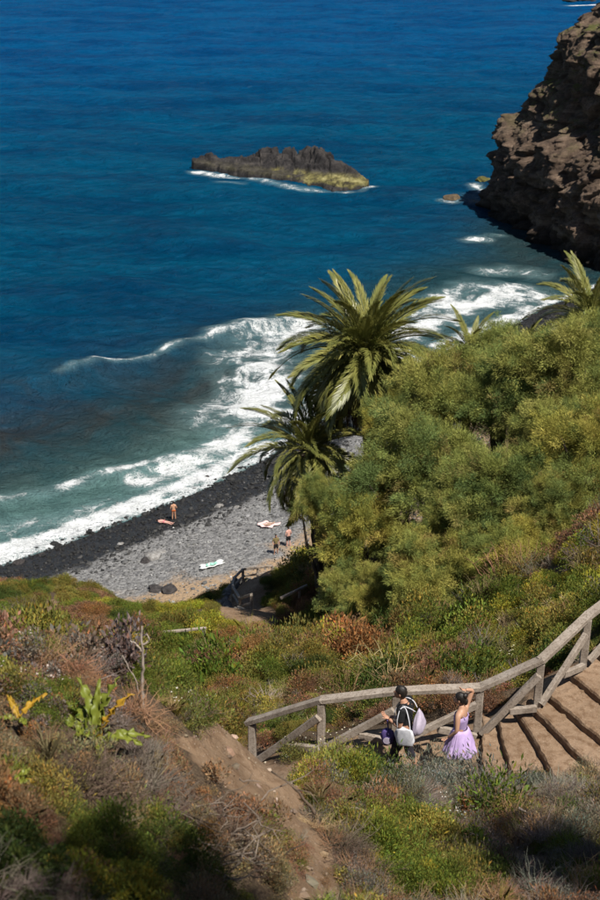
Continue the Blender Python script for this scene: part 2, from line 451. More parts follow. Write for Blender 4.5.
# ------------------------------------------------------------------ sea
def L(*pix): return np.array([Pz(a, b, 0)[:2] for a, b in pix])
FOAM = [  # pixel line, half width in metres, strength
    (L((-120, 596), (0, 553), (50, 538), (100, 519), (150, 499), (200, 477), (240, 457), (262, 447)), 2.0, 1.05),
    (L((-60, 560), (0, 532), (60, 520), (110, 505)), 2.2, 0.62),
    (L((150, 478), (200, 462), (240, 440), (262, 410), (275, 380)), 2.8, 1.0),
    (L((235, 420), (255, 385), (258, 355), (275, 335), (300, 328)), 6.0, 0.84),
    (L((215, 338), (240, 330), (275, 326), (310, 325)), 2.0, 0.66),
    (L((-100, 520), (0, 497), (40, 492), (90, 478), (140, 466), (190, 455)), 1.3, 0.76),
    (L((95, 370), (108, 368), (121, 365)), 0.8, 1.05), (L((128, 364), (150, 357), (170, 352)), 0.55, 0.72), (L((164, 354), (172, 350), (190, 345)), 0.85, 0.84),
    (L((60, 386), (100, 370), (150, 358), (190, 346), (235, 333), (275, 325)), 0.9, 0.58), (L((190, 346), (215, 340), (245, 331)), 1.0, 0.8),
    (L((290, 420), (330, 392), (360, 370), (400, 355)), 3.5, 0.85),
    (L((400, 335), (440, 315), (470, 303), (500, 300), (528, 296)), 5.0, 0.86), (L((440, 300), (470, 293), (520, 291)), 4.0, 0.75),
    (L((440, 345), (490, 327), (520, 312), (545, 300)), 2.4, 0.85), (L((480, 340), (530, 322), (570, 300), (600, 288)), 2.0, 0.75),
    (L((488, 272), (515, 269), (540, 273)), 3.2, 0.66), (L((466, 242), (482, 240), (486, 241)), 1.6, 0.85), (L((488, 238), (500, 237)), 1.4, 0.6),
    (L((197, 170), (215, 173), (232, 176)), 1.8, 0.86), (L((232, 176), (262, 182), (290, 186)), 1.5, 0.70), (L((285, 185), (320, 189), (350, 191)), 1.4, 0.72), (L((362, 190), (373, 184)), 1.2, 0.7),
    (L((222, 183), (240, 184)), 2.0, 0.5),
    (L((441, 203), (452, 206), (461, 204)), 1.0, 0.8), (L((474, 186), (482, 191)), 1.6, 0.72), (L((470, 195), (484, 200)), 2.5, 0.5),
    (L((563, 4.5), (575, 5.5), (598, 4)), 3.0, 1.1),
]
W2 = L((-150, 455), (0, 408), (60, 388), (100, 371), (150, 358), (190, 347), (235, 334), (275, 324))
W1 = L((-100, 522), (0, 500), (40, 494), (90, 481), (140, 469), (190, 459))
sx = np.unique(np.round(np.r_[-9000, -5000, -2500, -1200, -700, np.arange(-450, -120, 6.0), np.arange(-120, -60, 1.5), np.arange(-60, 62, 0.42), np.arange(62, 120, 2.0), np.arange(120, 450, 8.0), 700, 1200, 2500, 5000, 9000], 3))
sy = [50.0]
while sy[-1] < 12000:
    y0 = sy[-1]
    sy.append(y0 + (0.42 if 80 < y0 < 160 else max(0.42, (y0 / 160) ** 1.7 * 0.42) if y0 >= 160 else 1.5))
sy = np.array(sy)
X, Y = np.meshgrid(sx, sy)
D = -inland(X, Y)
Zs = np.zeros_like(X)
wr = np.random.default_rng(3)
att = sstep(1.0, 14.0, D)
shear = 1 / (1 + np.abs(X) / 900)
for i in range(22):
    lam = 2.2 * 1.17 ** i
    if lam > 40: break
    ang = R(-118 + wr.normal(0, 26)); kx, ky = math.cos(ang) * 2 * math.pi / lam, math.sin(ang) * 2 * math.pi / lam
    ph = kx * X + ky * Y + wr.uniform(0, 6.28) + 1.2 * vnoise(X / (lam * 3), Y / (lam * 3), 0, 40 + i)
    Zs += 0.0125 * lam ** 0.82 * np.sin(ph)
Zs *= att * 1.05
s2 = np.sign(np.interp(X, W2[:, 0], W2[:, 1]) - Y)      # + on the shore side
d2 = poly_dist(X, Y, W2) * s2
Zs += 1.7 * np.exp(-np.where(d2 > 0, (d2 / 1.15) ** 2, (d2 / 4.5) ** 2)) * (0.6 + 0.4 * vnoise(X / 9, Y / 9, 0, 77))
Zs -= 0.25 * np.exp(-((d2 - 4.5) / 3.0) ** 2)
d1 = poly_dist(X, Y, W1) * np.sign(np.interp(X, W1[:, 0], W1[:, 1]) - Y)
Zs += 0.45 * np.exp(-np.where(d1 > 0, (d1 / 1.0) ** 2, (d1 / 3.0) ** 2))
foam = np.zeros_like(X)
brk = fbm(X / 2.6, Y / 2.6, 0, 3, 123)
for pts, w, s in FOAM:
    dd = poly_dist(X, Y, pts)
    foam = np.maximum(foam, s * np.exp(-(dd / w) ** 2 * 0.9) * (1 + 0.32 * brk))
foam = np.maximum(foam, 0.95 * np.exp(-((D - 0.5) / 1.0) ** 2) * (np.abs(X) < 400))
capn = fbm(X / 7, Y / 2.5, 0, 3, 88)
foam = np.maximum(foam, 0.30 * sstep(0.95, 1.25, capn) * sstep(60, 110, D) * sstep(420, 200, D))
shallow = sstep(34, 6, D) * 0.75 + 0.25 * sstep(60, 20, D)
cove = np.exp(-((X - 38) / 13) ** 2 - ((Y - 178) / 28) ** 2)
shallow = np.maximum(shallow, np.minimum(1, cove * 1.1))
churn = np.exp(-(poly_dist(X, Y, L((-60, 545), (0, 525), (60, 508), (120, 488), (180, 470), (230, 450))) / 7.0) ** 2)
SEDI = L((-80, 450), (0, 440), (60, 428), (120, 420), (190, 408), (230, 385))
sed = 0.8 * np.exp(-(poly_dist(X, Y, SEDI) / 15.0) ** 2) + 0.5 * cove
Zs += 0.05 * foam * sstep(0.3, 0.8, foam)
m_sea, nt, p = new_mat("sea_water")
c = coords(nt)
shal, fo, sd_, ch = attr(nt, "shallow"), attr(nt, "foam"), attr(nt, "sediment"), attr(nt, "churn")
nl = noise(nt, coords(nt, "Object", (0.35, 1.0, 1.0)), 0.055, 5, 0.6, 0.6)
nm = noise(nt, c, 0.12, 6, 0.65, 0.8)
nl = math_n(nt, 'ADD', math_n(nt, 'MULTIPLY', nl, 0.6), math_n(nt, 'MULTIPLY', noise(nt, coords(nt, "Object", (0.5, 1.0, 1.0)), 0.3, 5, 0.65, 0.5), 0.4))
col = mixc(nt, maprange(nt, nl, 0.38, 0.62), (0.0002, 0.042, 0.135), (0.0003, 0.070, 0.190))
col = mixc(nt, attr(nt, "middle"), col, mixc(nt, maprange(nt, nl, 0.38, 0.62), (0.0002, 0.037, 0.092), (0.0004, 0.066, 0.135)))
col = mixc(nt, maprange(nt, shal, 0.05, 0.9), col, (0.014, 0.050, 0.062))
sfac = math_n(nt, 'MULTIPLY', sd_, maprange(nt, nm, 0.25, 0.70), True)
col = mixc(nt, sfac, col, (0.038, 0.032, 0.027))
col = mixc(nt, math_n(nt, 'MULTIPLY', ch, maprange(nt, nm, 0.2, 0.75, 0.35, 1.0), True), col, (0.10, 0.19, 0.18))
fn1 = maprange(nt, noise(nt, c, 0.4, 10, 0.68, 1.6), 0.2, 0.8, 0.05, 0.95, False)
fn2 = noise(nt, coords(nt, "Object", (0.8, 1.25, 1.0)), 1.9, 9, 0.62, 2.4)
lace = math_n(nt, 'MULTIPLY', math_n(nt, 'ABSOLUTE', math_n(nt, 'SUBTRACT', fn2, 0.5)), -2.6)      # thin ridges where the noise crosses its mean
fv = math_n(nt, 'ADD', math_n(nt, 'ADD', math_n(nt, 'MULTIPLY', fn1, 1.1), lace), math_n(nt, 'SUBTRACT', math_n(nt, 'MULTIPLY', fo, 1.25), 1.0))
fmask = maprange(nt, fv, 0.20, 0.62)
veil = math_n(nt, 'MULTIPLY', maprange(nt, fo, 0.12, 0.7), 0.35)
col = mixc(nt, veil, col, (0.20, 0.32, 0.33))
col = mixc(nt, fmask, col, (0.80, 0.82, 0.83))
nt.links.new(col, p.inputs["Base Color"])
nt.links.new(maprange(nt, fmask, 0, 1, 0.18, 0.8), p.inputs["Roughness"])
p.inputs["Specular IOR Level"].default_value = 0.0
r1 = noise(nt, coords(nt, "Object", (0.8, 1.0, 1.0)), 0.5, 7, 0.66, 0.5); r2 = noise(nt, coords(nt, "Object", (0.8, 1.0, 1.0)), 2.0, 5, 0.6, 0.3)
b0 = bump(nt, r1, None, 1.0, 1.9); b1 = bump(nt, r2, None, 1.0, 0.45, b0); b2 = bump(nt, fmask, p, 0.5, 0.12, b1)
gl = N(nt, "ShaderNodeBsdfGlossy", Roughness=0.16); nt.links.new(b2, gl.inputs["Normal"])
fr_ = N(nt, "ShaderNodeFresnel", IOR=1.33); nt.links.new(b2, fr_.inputs["Normal"])
gf = math_n(nt, 'MULTIPLY', math_n(nt, 'MULTIPLY', fr_.outputs[0], 0.22), math_n(nt, 'SUBTRACT', 1.0, fmask))   # polarised view: weak surface reflection
mxs = nt.nodes.new("ShaderNodeMixShader"); nt.links.new(gf, mxs.inputs[0]); nt.links.new(p.outputs[0], mxs.inputs[1]); nt.links.new(gl.outputs[0], mxs.inputs[2])
nt.links.new(mxs.outputs[0], nt.nodes["Material Output"].inputs[0])
sea = mesh_obj("sea", np.stack([X, Y, Zs], -1), grid_faces(len(sx), len(sy)), m_sea, smooth=True,
               attrs={"foam": ('FLOAT', foam), "shallow": ('FLOAT', shallow), "sediment": ('FLOAT', sed), "churn": ('FLOAT', churn), "middle": ('FLOAT', sstep(300, 60, D))})
tag(sea, "deep blue sea with surf breaking on the shore", kind="structure")

# ------------------------------------------------------------------ cliff headland
m_cliff, nt, p, rc = rock_mat("cliff_rock", (0.035, 0.025, 0.020), (0.115, 0.080, 0.058), (0.25, 0.175, 0.125), 1.3, 0.6)
geo = nt.nodes.new("ShaderNodeNewGeometry")
sxyz = nt.nodes.new("ShaderNodeSeparateXYZ"); nt.links.new(geo.outputs["True Normal"], sxyz.inputs[0])
pz = nt.nodes.new("ShaderNodeSeparateXYZ"); nt.links.new(geo.outputs["Position"], pz.inputs[0])
cc = coords(nt)
strat = noise(nt, coords(nt, "Object", (0.05, 0.05, 0.9)), 1.0, 5, 0.6)
rc2 = mixc(nt, maprange(nt, strat, 0.5, 0.68, 0.0, 0.6), rc, (0.24, 0.18, 0.13))
veg = math_n(nt, 'MULTIPLY', maprange(nt, noise(nt, cc, 0.28, 6, 0.7), 0.47, 0.60), math_n(nt, 'MULTIPLY', maprange(nt, sxyz.outputs[2], 0.25, 0.6), maprange(nt, pz.outputs[2], 10, 22)))
rc3 = mixc(nt, veg, rc2, (0.085, 0.085, 0.028))
wetl = maprange(nt, pz.outputs[2], 0.6, 3.4, 0.85, 0.0)
rc4 = mixc(nt, wetl, rc3, (0.013, 0.012, 0.011))
nt.links.new(rc4, p.inputs["Base Color"])
base = np.array([(74, 246), (50, 230), (37, 216), (31.2, 207), (31.0, 200), (33.5, 191), (36.5, 182), (40.0, 173), (43.5, 166), (49, 158), (57, 148), (68, 136), (84, 124)], float) + np.array([1.2, 0.0])
def resample(pts, n):
    # Catmull-Rom smoothing then even spacing
    P = np.vstack([pts[0] * 2 - pts[1], pts, pts[-1] * 2 - pts[-2]])
    out = []
    for i in range(1, len(P) - 2):
        for t in np.linspace(0, 1, 24, endpoint=False):
            a, b, c_, d = P[i - 1], P[i], P[i + 1], P[i + 2]
            out.append(0.5 * ((2 * b) + (c_ - a) * t + (2 * a - 5 * b + 4 * c_ - d) * t ** 2 + (3 * b - a - 3 * c_ + d) * t ** 3))
    out.append(P[-2]); out = np.array(out)
    s = np.r_[0, np.cumsum(np.linalg.norm(np.diff(out, axis=0), axis=1))]
    q = np.linspace(0, s[-1], n)
    return np.stack([np.interp(q, s, out[:, k]) for k in range(out.shape[1])], 1)
nu, nv_ = 820, 330
B = resample(base, nu)
tan = np.gradient(B, axis=0); tan /= np.linalg.norm(tan, axis=1)[:, None]
inw = np.stack([-tan[:, 1], tan[:, 0]], 1)
if inw[nu // 2] @ (np.array([70, 200]) - B[nu // 2]) < 0: inw = -inw
cen = np.array([88.0, 196.0])
inw2 = (cen - B); inw2 /= np.linalg.norm(inw2, axis=1)[:, None]
inw = 0.35 * inw + 0.65 * inw2; inw /= np.linalg.norm(inw, axis=1)[:, None]
prof = np.array([(-3.0, -0.6), (0.0, 0.2), (2.0, 0.9), (4.0, 0.4), (8.0, 0.7), (11.0, 1.6), (13.0, 3.2), (14.6, 5.6), (17.0, 7.2), (20.0, 8.3), (23.0, 9.0), (26.0, 10.8), (29.0, 12.9), (32.0, 16.0), (36.0, 20.5), (40.0, 28.0), (42.0, 40.0)])
sv = np.linspace(0, 1, nv_)
ps = np.r_[0, np.cumsum(np.hypot(*np.diff(prof, axis=0).T))]; ps /= ps[-1]
zv, ov = np.interp(sv, ps, prof[:, 0]), np.interp(sv, ps, prof[:, 1])
U, V = np.meshgrid(np.arange(nu), np.arange(nv_))
zz = zv[V]; oo = ov[V]
ulen = np.linspace(0, 1, nu)[U]
hv = 1 + 0.14 * vnoise(ulen * 9, 0 * ulen, 0, 31)
bx_, by_ = B[U, 0] + inw[U, 0] * oo, B[U, 1] + inw[U, 1] * oo
zz = np.where(zz > 0, zz * hv, zz)
def ridged(x, y, z, seed, o=4):
    a, s, out = 1.0, 1.0, 0
    for i in range(o):
        out = out + a * (1 - 2 * np.abs(vnoise(x * s, y * s, z * s, seed + i * 13))); a *= 0.5; s *= 2.1
    return out
dsp = 2.2 * ridged(bx_ / 11, by_ / 11, zz / 17, 51, 2) + 0.9 * fbm(bx_ / 5, by_ / 5, zz / 4, 3, 61) + 0.3 * ridged(bx_ / 2.6, by_ / 2.6, zz / 2.2, 71, 4) + 0.35 * ridged(bx_ / 0.9, by_ / 0.9, zz / 0.8, 81, 2)
blk = np.floor((zz + 1.5 * vnoise(bx_ / 6, by_ / 6, 0, 5)) / 2.3)
dsp += 0.8 * vnoise(bx_ / 3.2 + blk * 7.3, by_ / 3.2, blk, 91) 
def worley(x, y, z, seed):
    ix, iy, iz = np.floor(x).astype(np.int64), np.floor(y).astype(np.int64), np.floor(z).astype(np.int64)
    f1 = np.full(x.shape, 9.0); f2 = np.full(x.shape, 9.0); cid = np.zeros(x.shape)
    for a in (-1, 0, 1):
        for b in (-1, 0, 1):
            for c_ in (-1, 0, 1):
                jx, jy, jz = ix + a, iy + b, iz + c_
                d_ = np.sqrt((jx + _hash(jx, jy, jz, seed) - x) ** 2 + (jy + _hash(jx, jy, jz, seed + 1) - y) ** 2 + (jz + _hash(jx, jy, jz, seed + 2) - z) ** 2)
                nb = d_ < f1
                f2 = np.where(nb, f1, np.minimum(f2, d_)); cid = np.where(nb, _hash(jx, jy, jz, seed + 3), cid); f1 = np.where(nb, d_, f1)
    return f1, f2, cid
lg = (zz + 1.2 * vnoise(bx_ / 7, by_ / 7, 0, 15)) / 4.2; dsp += 0.7 * (0.5 - (lg - np.floor(lg)))
for sc_, am in ((8.0, 3.4), (3.2, 1.5), (1.3, 0.6), (0.6, 0.25)):
    f1, f2, cid = worley(bx_ / sc_ + 0.3 * vnoise(bx_ / 3, by_ / 3, zz / 3, 7), by_ / sc_, zz / (sc_ * 1.25), int(sc_ * 10))
    dsp += am * (cid - 0.5) - am * 0.45 * sstep(0.14, 0.0, f2 - f1)
dsp *= sstep(-3, 1.5, zz) * 0.55 + 0.2
vx, vy = bx_ - inw[U, 0] * dsp, by_ - inw[U, 1] * dsp
vz = zz + 0.45 * fbm(bx_ / 3, by_ / 3, zz / 3, 3, 23) * sstep(1, 4, zz)
cliff = mesh_obj("sea_cliff", np.stack([vx, vy, vz], -1), grid_faces(nu, nv_), m_cliff)
tag(cliff, "steep brown volcanic sea cliff at the right of the cove", kind="structure")

# ------------------------------------------------------------------ islet, sea rocks, distant skerry
m_islet, nt, p, rc = rock_mat("islet_rock", (0.012, 0.011, 0.012), (0.035, 0.032, 0.032), (0.075, 0.066, 0.06), 1.2, 0.3)
algae = ramp(nt, noise(nt, coords(nt), 0.5, 7, 0.7), [(0.38, (0.035, 0.03, 0.02)), (0.52, (0.13, 0.115, 0.045)), (0.68, (0.26, 0.235, 0.11))])
col = mixc(nt, attr(nt, "algae"), rc, algae)
nt.links.new(col, p.inputs["Base Color"])
nx, ny = 420, 330
ix = np.linspace(-23, 18, nx); iy = np.linspace(212, 250, ny)
X, Y = np.meshgrid(ix, iy)
axis = [tuple(Pz(193, 166, 0)[:2]), tuple(Pz(232, 174, 0)[:2] + np.array([0, 4])), tuple(Pz(300, 181, 0)[:2] + np.array([0, 3.5])), tuple(Pz(345, 186, 0)[:2] + np.array([0, 2.5])), tuple(Pz(368, 186, 0)[:2])]
axis = np.array(axis)
t = np.clip((X - axis[0, 0]) / (axis[-1, 0] - axis[0, 0]), 0, 1)
ayc = np.interp(X, axis[:, 0], axis[:, 1])
wid = np.interp(t, [0, 0.06, 0.25, 0.55, 0.8, 0.95, 1.0], [0.4, 1.6, 4.2, 6.0, 5.4, 3.2, 0.6])
rr_ = np.abs(Y - ayc) / wid + 4 * np.maximum(0, axis[0, 0] - X) + 4 * np.maximum(0, X - axis[-1, 0])
rr_ = rr_ + 0.22 * fbm(X / 3, Y / 3, 0, 4, 12)
plat = sstep(1.15, 0.75, rr_) * 2.2 - 1.2
bigx = np.interp(t, [0, 0.05, 0.11, 0.15, 0.24, 0.36, 0.5, 0.62, 0.74, 0.80, 0.86, 1.0], [0.5, 1.0, 1.7, 0.6, 1.0, 2.8, 3.9, 4.3, 4.5, 4.2, 2.6, 0.0])
fr = sstep(-0.45, 0.12, (Y - ayc) / wid + 0.2 * fbm(X / 4, Y / 4, 0, 3, 14)) * sstep(1.25, 0.75, rr_)
f1, f2, cid = worley(X / 2.6 + 0.25 * vnoise(X, Y, 0, 3), Y / 2.6, X * 0 + 0.5, 211)
g1, g2, cid2 = worley(X / 0.9, Y / 0.9, X * 0 + 0.5, 223)
rough_ = 0.72 + 0.16 * ridged(X / 5.0, Y / 5.0, X * 0, 33, 2) + 0.30 * (cid - 0.5) + 0.16 * (cid2 - 0.5) - 0.16 * sstep(0.15, 0.0, f2 - f1)
fr = fr * (0.6 + 0.4 * sstep(0.0, 0.4, (Y - ayc) / wid + 0.3 * fbm(X / 2, Y / 2, 0, 3, 16)))
Zi = plat + bigx * fr * rough_ + (0.16 * fbm(X / 1.2, Y / 1.2, 0, 4, 15) + 0.25 * (cid2 - 0.5)) * sstep(-1, 0.6, plat)
alg = sstep(2.0, 1.1, Zi) * sstep(0.52, 0.74, t + 0.20 * fbm(X / 2.2, Y / 2.2, 0, 4, 19)) * sstep(0.2, 0.6, Zi + 0.3 * fbm(X / 1.5, Y / 1.5, 0, 3, 18)) + 0.14 * sstep(1.6, 1.0, Zi) * sstep(0.3, 0.6, Zi)
islet = mesh_obj("rocky_islet", np.stack([X, Y, Zi], -1), grid_faces(nx, ny), m_islet, attrs={"algae": ('FLOAT', np.clip(alg, 0, 1))})
tag(islet, "low black rocky islet with yellow algae fringe out in the sea", "islet")
def boulder_mesh(name, seed, mat, sub=3, rough=0.35, flat=0.6, link=False):
    bm = bmesh.new(); bmesh.ops.create_icosphere(bm, subdivisions=sub, radius=1.0)
    co = np.array([v.co[:] for v in bm.verts])
    d = 1 + rough * fbm(co[:, 0] * 1.1 + seed, co[:, 1] * 1.1, co[:, 2] * 1.1, 3, seed)
    rs = np.random.default_rng(seed)
    for _ in range(7):                                   # planar chips give it facets
        n = rs.normal(size=3); n /= np.linalg.norm(n); h = rs.uniform(0.6, 0.85)
        dots = (co * d[:, None]) @ n
        d = np.where(dots > h, d * h / np.maximum(dots, 1e-6), d)
    for v, k in zip(bm.verts, d): v.co *= k
    for v in bm.verts: v.co.z *= flat
    me = bpy.data.meshes.new(name); bm.to_mesh(me); bm.free()
    me.materials.append(mat)
    o = bpy.data.objects.new(name, me)
    if link: COL.objects.link(o)
    return o
m_brownrock = rock_mat("brown_sea_rock", (0.03, 0.025, 0.018), (0.11, 0.08, 0.05), (0.2, 0.15, 0.09), 3.0, 0.1)[0]
m_greenrock = rock_mat("mossy_sea_rock", (0.04, 0.035, 0.015), (0.11, 0.10, 0.03), (0.19, 0.17, 0.05), 3.0, 0.1)[0]
def rock(name, px, py, z, sc, rz, mat, seed, label, cat="rock", group=None, sub=3):
    o = boulder_mesh(name, seed, mat, sub, link=True)
    q = Pz(px, py, z) if z is not None else hit(px, py)
    o.location = (q[0], q[1], q[2] + sc[2] * 0.15); o.scale = sc; o.rotation_euler.z = rz
    return tag(o, label, cat, group)
rock("sea_rock", 451, 203, 0.0, (1.9, 1.5, 2.2), 0.3, m_brownrock, 4, "small brown rock awash between the islet and the cliff")
rock("sea_rock", 482, 183, 0.0, (1.8, 1.6, 1.5), 1.3, m_greenrock, 5, "low yellow-green rock at the foot of the sea cliff")
for k, (a, b, s) in enumerate([(570, 1.5, (4.0, 3, 1.8)), (581, 1, (5.5, 4, 2.4)), (592, 2, (5, 3, 2.0))]):
    rock("distant_skerry", a, b, 0.0, s, k, m_islet, 40 + k, ["dark skerry ringed by white water at the top edge, leftmost of three", "dark skerry ringed by white water at the top edge, middle of three", "dark skerry ringed by white water at the top edge, nearest the cliff"][k], "skerry", "skerries in white water")

# ------------------------------------------------------------------ instancing of uncountable cover
def proto_collection(objs):
    c_ = bpy.data.collections.new("prototypes")
    for o in objs: c_.objects.link(o)
    return c_
def scatter(name, label, pts, rot, scl, idx, tint, protos, mat=None):
    me = bpy.data.meshes.new(name)
    me.vertices.add(len(pts)); me.vertices.foreach_set("co", np.asarray(pts, np.float32).ravel())
    for an, typ, key, dat in (("rot", 'FLOAT_VECTOR', "vector", rot), ("scl", 'FLOAT_VECTOR', "vector", scl), ("idx", 'INT', "value", idx), ("tint", 'FLOAT_COLOR', "color", np.c_[tint, np.ones(len(tint))])):
        a = me.attributes.new(an, typ, 'POINT')
        a.data.foreach_set(key, np.asarray(dat, np.int32 if typ == 'INT' else np.float32).ravel())
    o = bpy.data.objects.new(name, me); COL.objects.link(o)
    ng = bpy.data.node_groups.new(name, 'GeometryNodeTree')
    ng.interface.new_socket("Geometry", in_out='INPUT', socket_type='NodeSocketGeometry')
    ng.interface.new_socket("Geometry", in_out='OUTPUT', socket_type='NodeSocketGeometry')
    gi, go = ng.nodes.new("NodeGroupInput"), ng.nodes.new("NodeGroupOutput")
    ip = ng.nodes.new("GeometryNodeInstanceOnPoints"); ip.inputs["Pick Instance"].default_value = True
    ci = ng.nodes.new("GeometryNodeCollectionInfo"); ci.inputs["Collection"].default_value = proto_collection(protos)
    ci.inputs["Separate Children"].default_value = True; ci.inputs["Reset Children"].default_value = True
    def na(n, t):
        q = ng.nodes.new("GeometryNodeInputNamedAttribute"); q.data_type = t; q.inputs["Name"].default_value = n
        return q.outputs["Attribute"]
    e2r = ng.nodes.new("FunctionNodeEulerToRotation")
    lk = ng.links.new
    lk(gi.outputs[0], ip.inputs["Points"]); lk(ci.outputs[0], ip.inputs["Instance"])
    lk(na("idx", 'INT'), ip.inputs["Instance Index"]); lk(na("rot", 'FLOAT_VECTOR'), e2r.inputs[0]); lk(e2r.outputs[0], ip.inputs["Rotation"])
    lk(na("scl", 'FLOAT_VECTOR'), ip.inputs["Scale"]); lk(ip.outputs[0], go.inputs[0])
    md = o.modifiers.new("scatter", 'NODES'); md.node_group = ng
    return tag(o, label, kind="stuff")
def rrot(n, tilt=0.15): return np.c_[rng.normal(0, tilt, n), rng.normal(0, tilt, n), rng.uniform(0, 6.283, n)]

# beach stones
m_stone, nt, p = new_mat("beach_stone")
nt.links.new(mixc(nt, noise(nt, coords(nt), 3, 4), attr(nt, "tint", 'INSTANCER', "Color"), mixc(nt, 0.6, attr(nt, "tint", 'INSTANCER', "Color"), (0.03, 0.03, 0.03))), p.inputs["Base Color"])
p.inputs["Roughness"].default_value = 0.7; p.inputs["Specular IOR Level"].default_value = 0.3
stones = [boulder_mesh("stone_%d" % k, 100 + k, m_stone, 1, 0.4, 0.6) for k in range(5)]
n = 110000
x = rng.uniform(-34, 46, n); y = rng.uniform(66, 172, n); d = inland(x, y)
wt = d + 1.6 * fbm(x * 0.3, y * 0.3, 0, 3, 6)
keep = (d > -1.4) & (d < 34) & (hill_base(x, y) < beach_z(x, y) + 0.3)
x, y, d, wt = x[keep], y[keep], d[keep], wt[keep]; n = len(x)
sz = 0.055 * np.exp(rng.normal(0, 0.5, n)) * np.where(wt < 6, 1.7, 1.15) * np.where(d < 0.5, 1.3, 1.0)
sz = np.minimum(sz, 0.42)
g = np.exp(rng.normal(-1.95, 0.50, n)) * (0.05 + 0.95 * sstep(2.6, 12.0, wt + rng.normal(0, 1.6, n))) * np.where(wt < 4.5, 0.9, 1.0)
g = np.minimum(g, 0.55)
tint = g[:, None] * np.c_[np.ones(n), np.ones(n) * 0.985, np.full(n, 0.97) + rng.normal(0, 0.02, n)]
pts = np.c_[x, y, beach_z(x, y) + sz * 0.12]
scatter("beach_shingle", "grey and wet black stones of the shingle beach", pts, rrot(n, 0.3), np.c_[sz, sz * rng.uniform(0.7, 1.2, n), sz], rng.integers(0, 5, n), tint, stones)
m_paleboulder = rock_mat("pale_boulder", (0.10, 0.095, 0.09), (0.24, 0.23, 0.22), (0.42, 0.41, 0.4), 4, 0.05)[0]
m_darkboulder = rock_mat("dark_boulder", (0.02, 0.018, 0.018), (0.05, 0.045, 0.045), (0.10, 0.09, 0.085), 4, 0.05)[0]
for k, (a, b, s, mt, lab) in enumerate([
    (153, 557, 0.85, m_paleboulder, "largest pale grey boulder in the middle of the shingle beach"),
    (146, 562, 0.65, m_darkboulder, "dark boulder against the pale boulders in mid beach"),
    (162, 553, 0.5, m_paleboulder, "pale boulder behind the largest one in mid beach"),
    (100, 590, 0.55, m_paleboulder, "white boulder below the headland scrub at the beach edge"),
    (88, 588, 0.45, m_paleboulder, "small white boulder left of the white one by the scrub"),
    (219, 507, 0.45, m_paleboulder, "whitish boulder on the wet strip right of the bathers"),
    (237, 508, 0.35, m_paleboulder, "small whitish boulder on the wet strip nearest the palms"),
    (120, 545, 0.4, m_paleboulder, "lone pale stone on the dark part of the beach"),
    (170, 592, 0.8, m_darkboulder, "dark brown boulder at the foot of the scrub, right one"),
    (156, 590, 0.7, m_darkboulder, "dark brown boulder at the foot of the scrub, left one"),
    (20, 563, 0.55, m_darkboulder, "wet black boulder in the wash at the left"),
    (42, 556, 0.5, m_darkboulder, "wet black boulder in the wash, second from the left"),
    (208, 478, 0.4, m_darkboulder, "small black rock standing in the white surf")]):
    rock("beach_boulder", a, b, None, (s, s * 0.8, s * 0.9), k * 1.3, mt, 60 + k, lab, "boulder", None, 2)

# ------------------------------------------------------------------ palms
m_frond = leaf_mat("palm_frond", ((0.20, 0.20, 0.050), (0.32, 0.29, 0.085), (0.15, 0.165, 0.042)), 0.25, 0.38, 0.6)
m_frond_dry = leaf_mat("dry_frond", ((0.16, 0.10, 0.05), (0.22, 0.15, 0.08), (0.10, 0.065, 0.035)), 0.15, 0.8, 0.1)
m_palmbark = plain_mat("palm_bark", (0.12, 0.09, 0.065), (0.045, 0.034, 0.026), 5, 0.95, 0.8, 0.05)
def frond_mesh(name, L_, droop, mat, nl=104, ll=0.76, seed=0, vee=0.55):
    rr = np.random.default_rng(seed)
    nseg = 14
    s = np.linspace(0, 1, nseg + 1)
    ang = -droop * s ** 1.25
    dx = np.cos(ang); dz = np.sin(ang)
    px_ = np.r_[0, np.cumsum((dx[1:] + dx[:-1]) / 2)] / nseg * L_
    pz_ = np.r_[0, np.cumsum((dz[1:] + dz[:-1]) / 2)] / nseg * L_
    mb = MB()
    mb.tube([(a, 0, b) for a, b in zip(px_, pz_)], [0.05 * (1 - 0.85 * q) for q in s], 4, False)
    V, F = [], []
    for side in (-1, 1):
        for i in range(nl):
            q = 0.10 + 0.90 * (i + rr.uniform(0, 0.6)) / nl
            q = min(q, 1.0)
            bx0, bz0, a = np.interp(q, s, px_), np.interp(q, s, pz_), np.interp(q, s, ang)
            T = np.array([math.cos(a), 0, math.sin(a)]); Nn = np.array([-math.sin(a), 0, math.cos(a)]); S = np.array([0, side, 0])
            sweep = 0.55 + 0.9 * q + rr.normal(0, 0.08)
            v_ = vee + rr.normal(0, 0.12)
            dirn = S * math.cos(v_) * math.cos(sweep) + Nn * math.sin(v_) * 0.7 + T * math.sin(sweep)
            dirn /= np.linalg.norm(dirn)
            ln = ll * (0.55 + 0.45 * math.sin(math.pi * min(1, 0.12 + q * 0.86))) * (1 - 0.35 * max(0, q - 0.75) / 0.25) * rr.uniform(0.85, 1.1)
            wd = np.cross(dirn, Nn); wd /= np.linalg.norm(wd) + 1e-9; wd *= 0.027
            b_ = np.array([bx0, 0, bz0]); mid = b_ + dirn * ln * 0.5; tip = b_ + dirn * ln + np.array([0, 0, -0.26 * ln])
            k = len(V); V += [b_, mid - wd, tip, mid + wd]; F += [(k, k + 1, k + 2, k + 3)]
    mb.add(V, F)
    o = mesh_obj(name, mb.v, mb.f, mat, link=False)
    return o.data
FR = {}
for nm, dr in (("a", 0.7), ("b", 1.15), ("c", 1.7), ("d", 2.0)):
    for v in range(3): FR[nm, v] = frond_mesh("frond", 4.0, dr * (0.8 + 0.22 * v), m_frond, seed=ord(nm) + 5 * v, vee=0.45 + 0.15 * v)
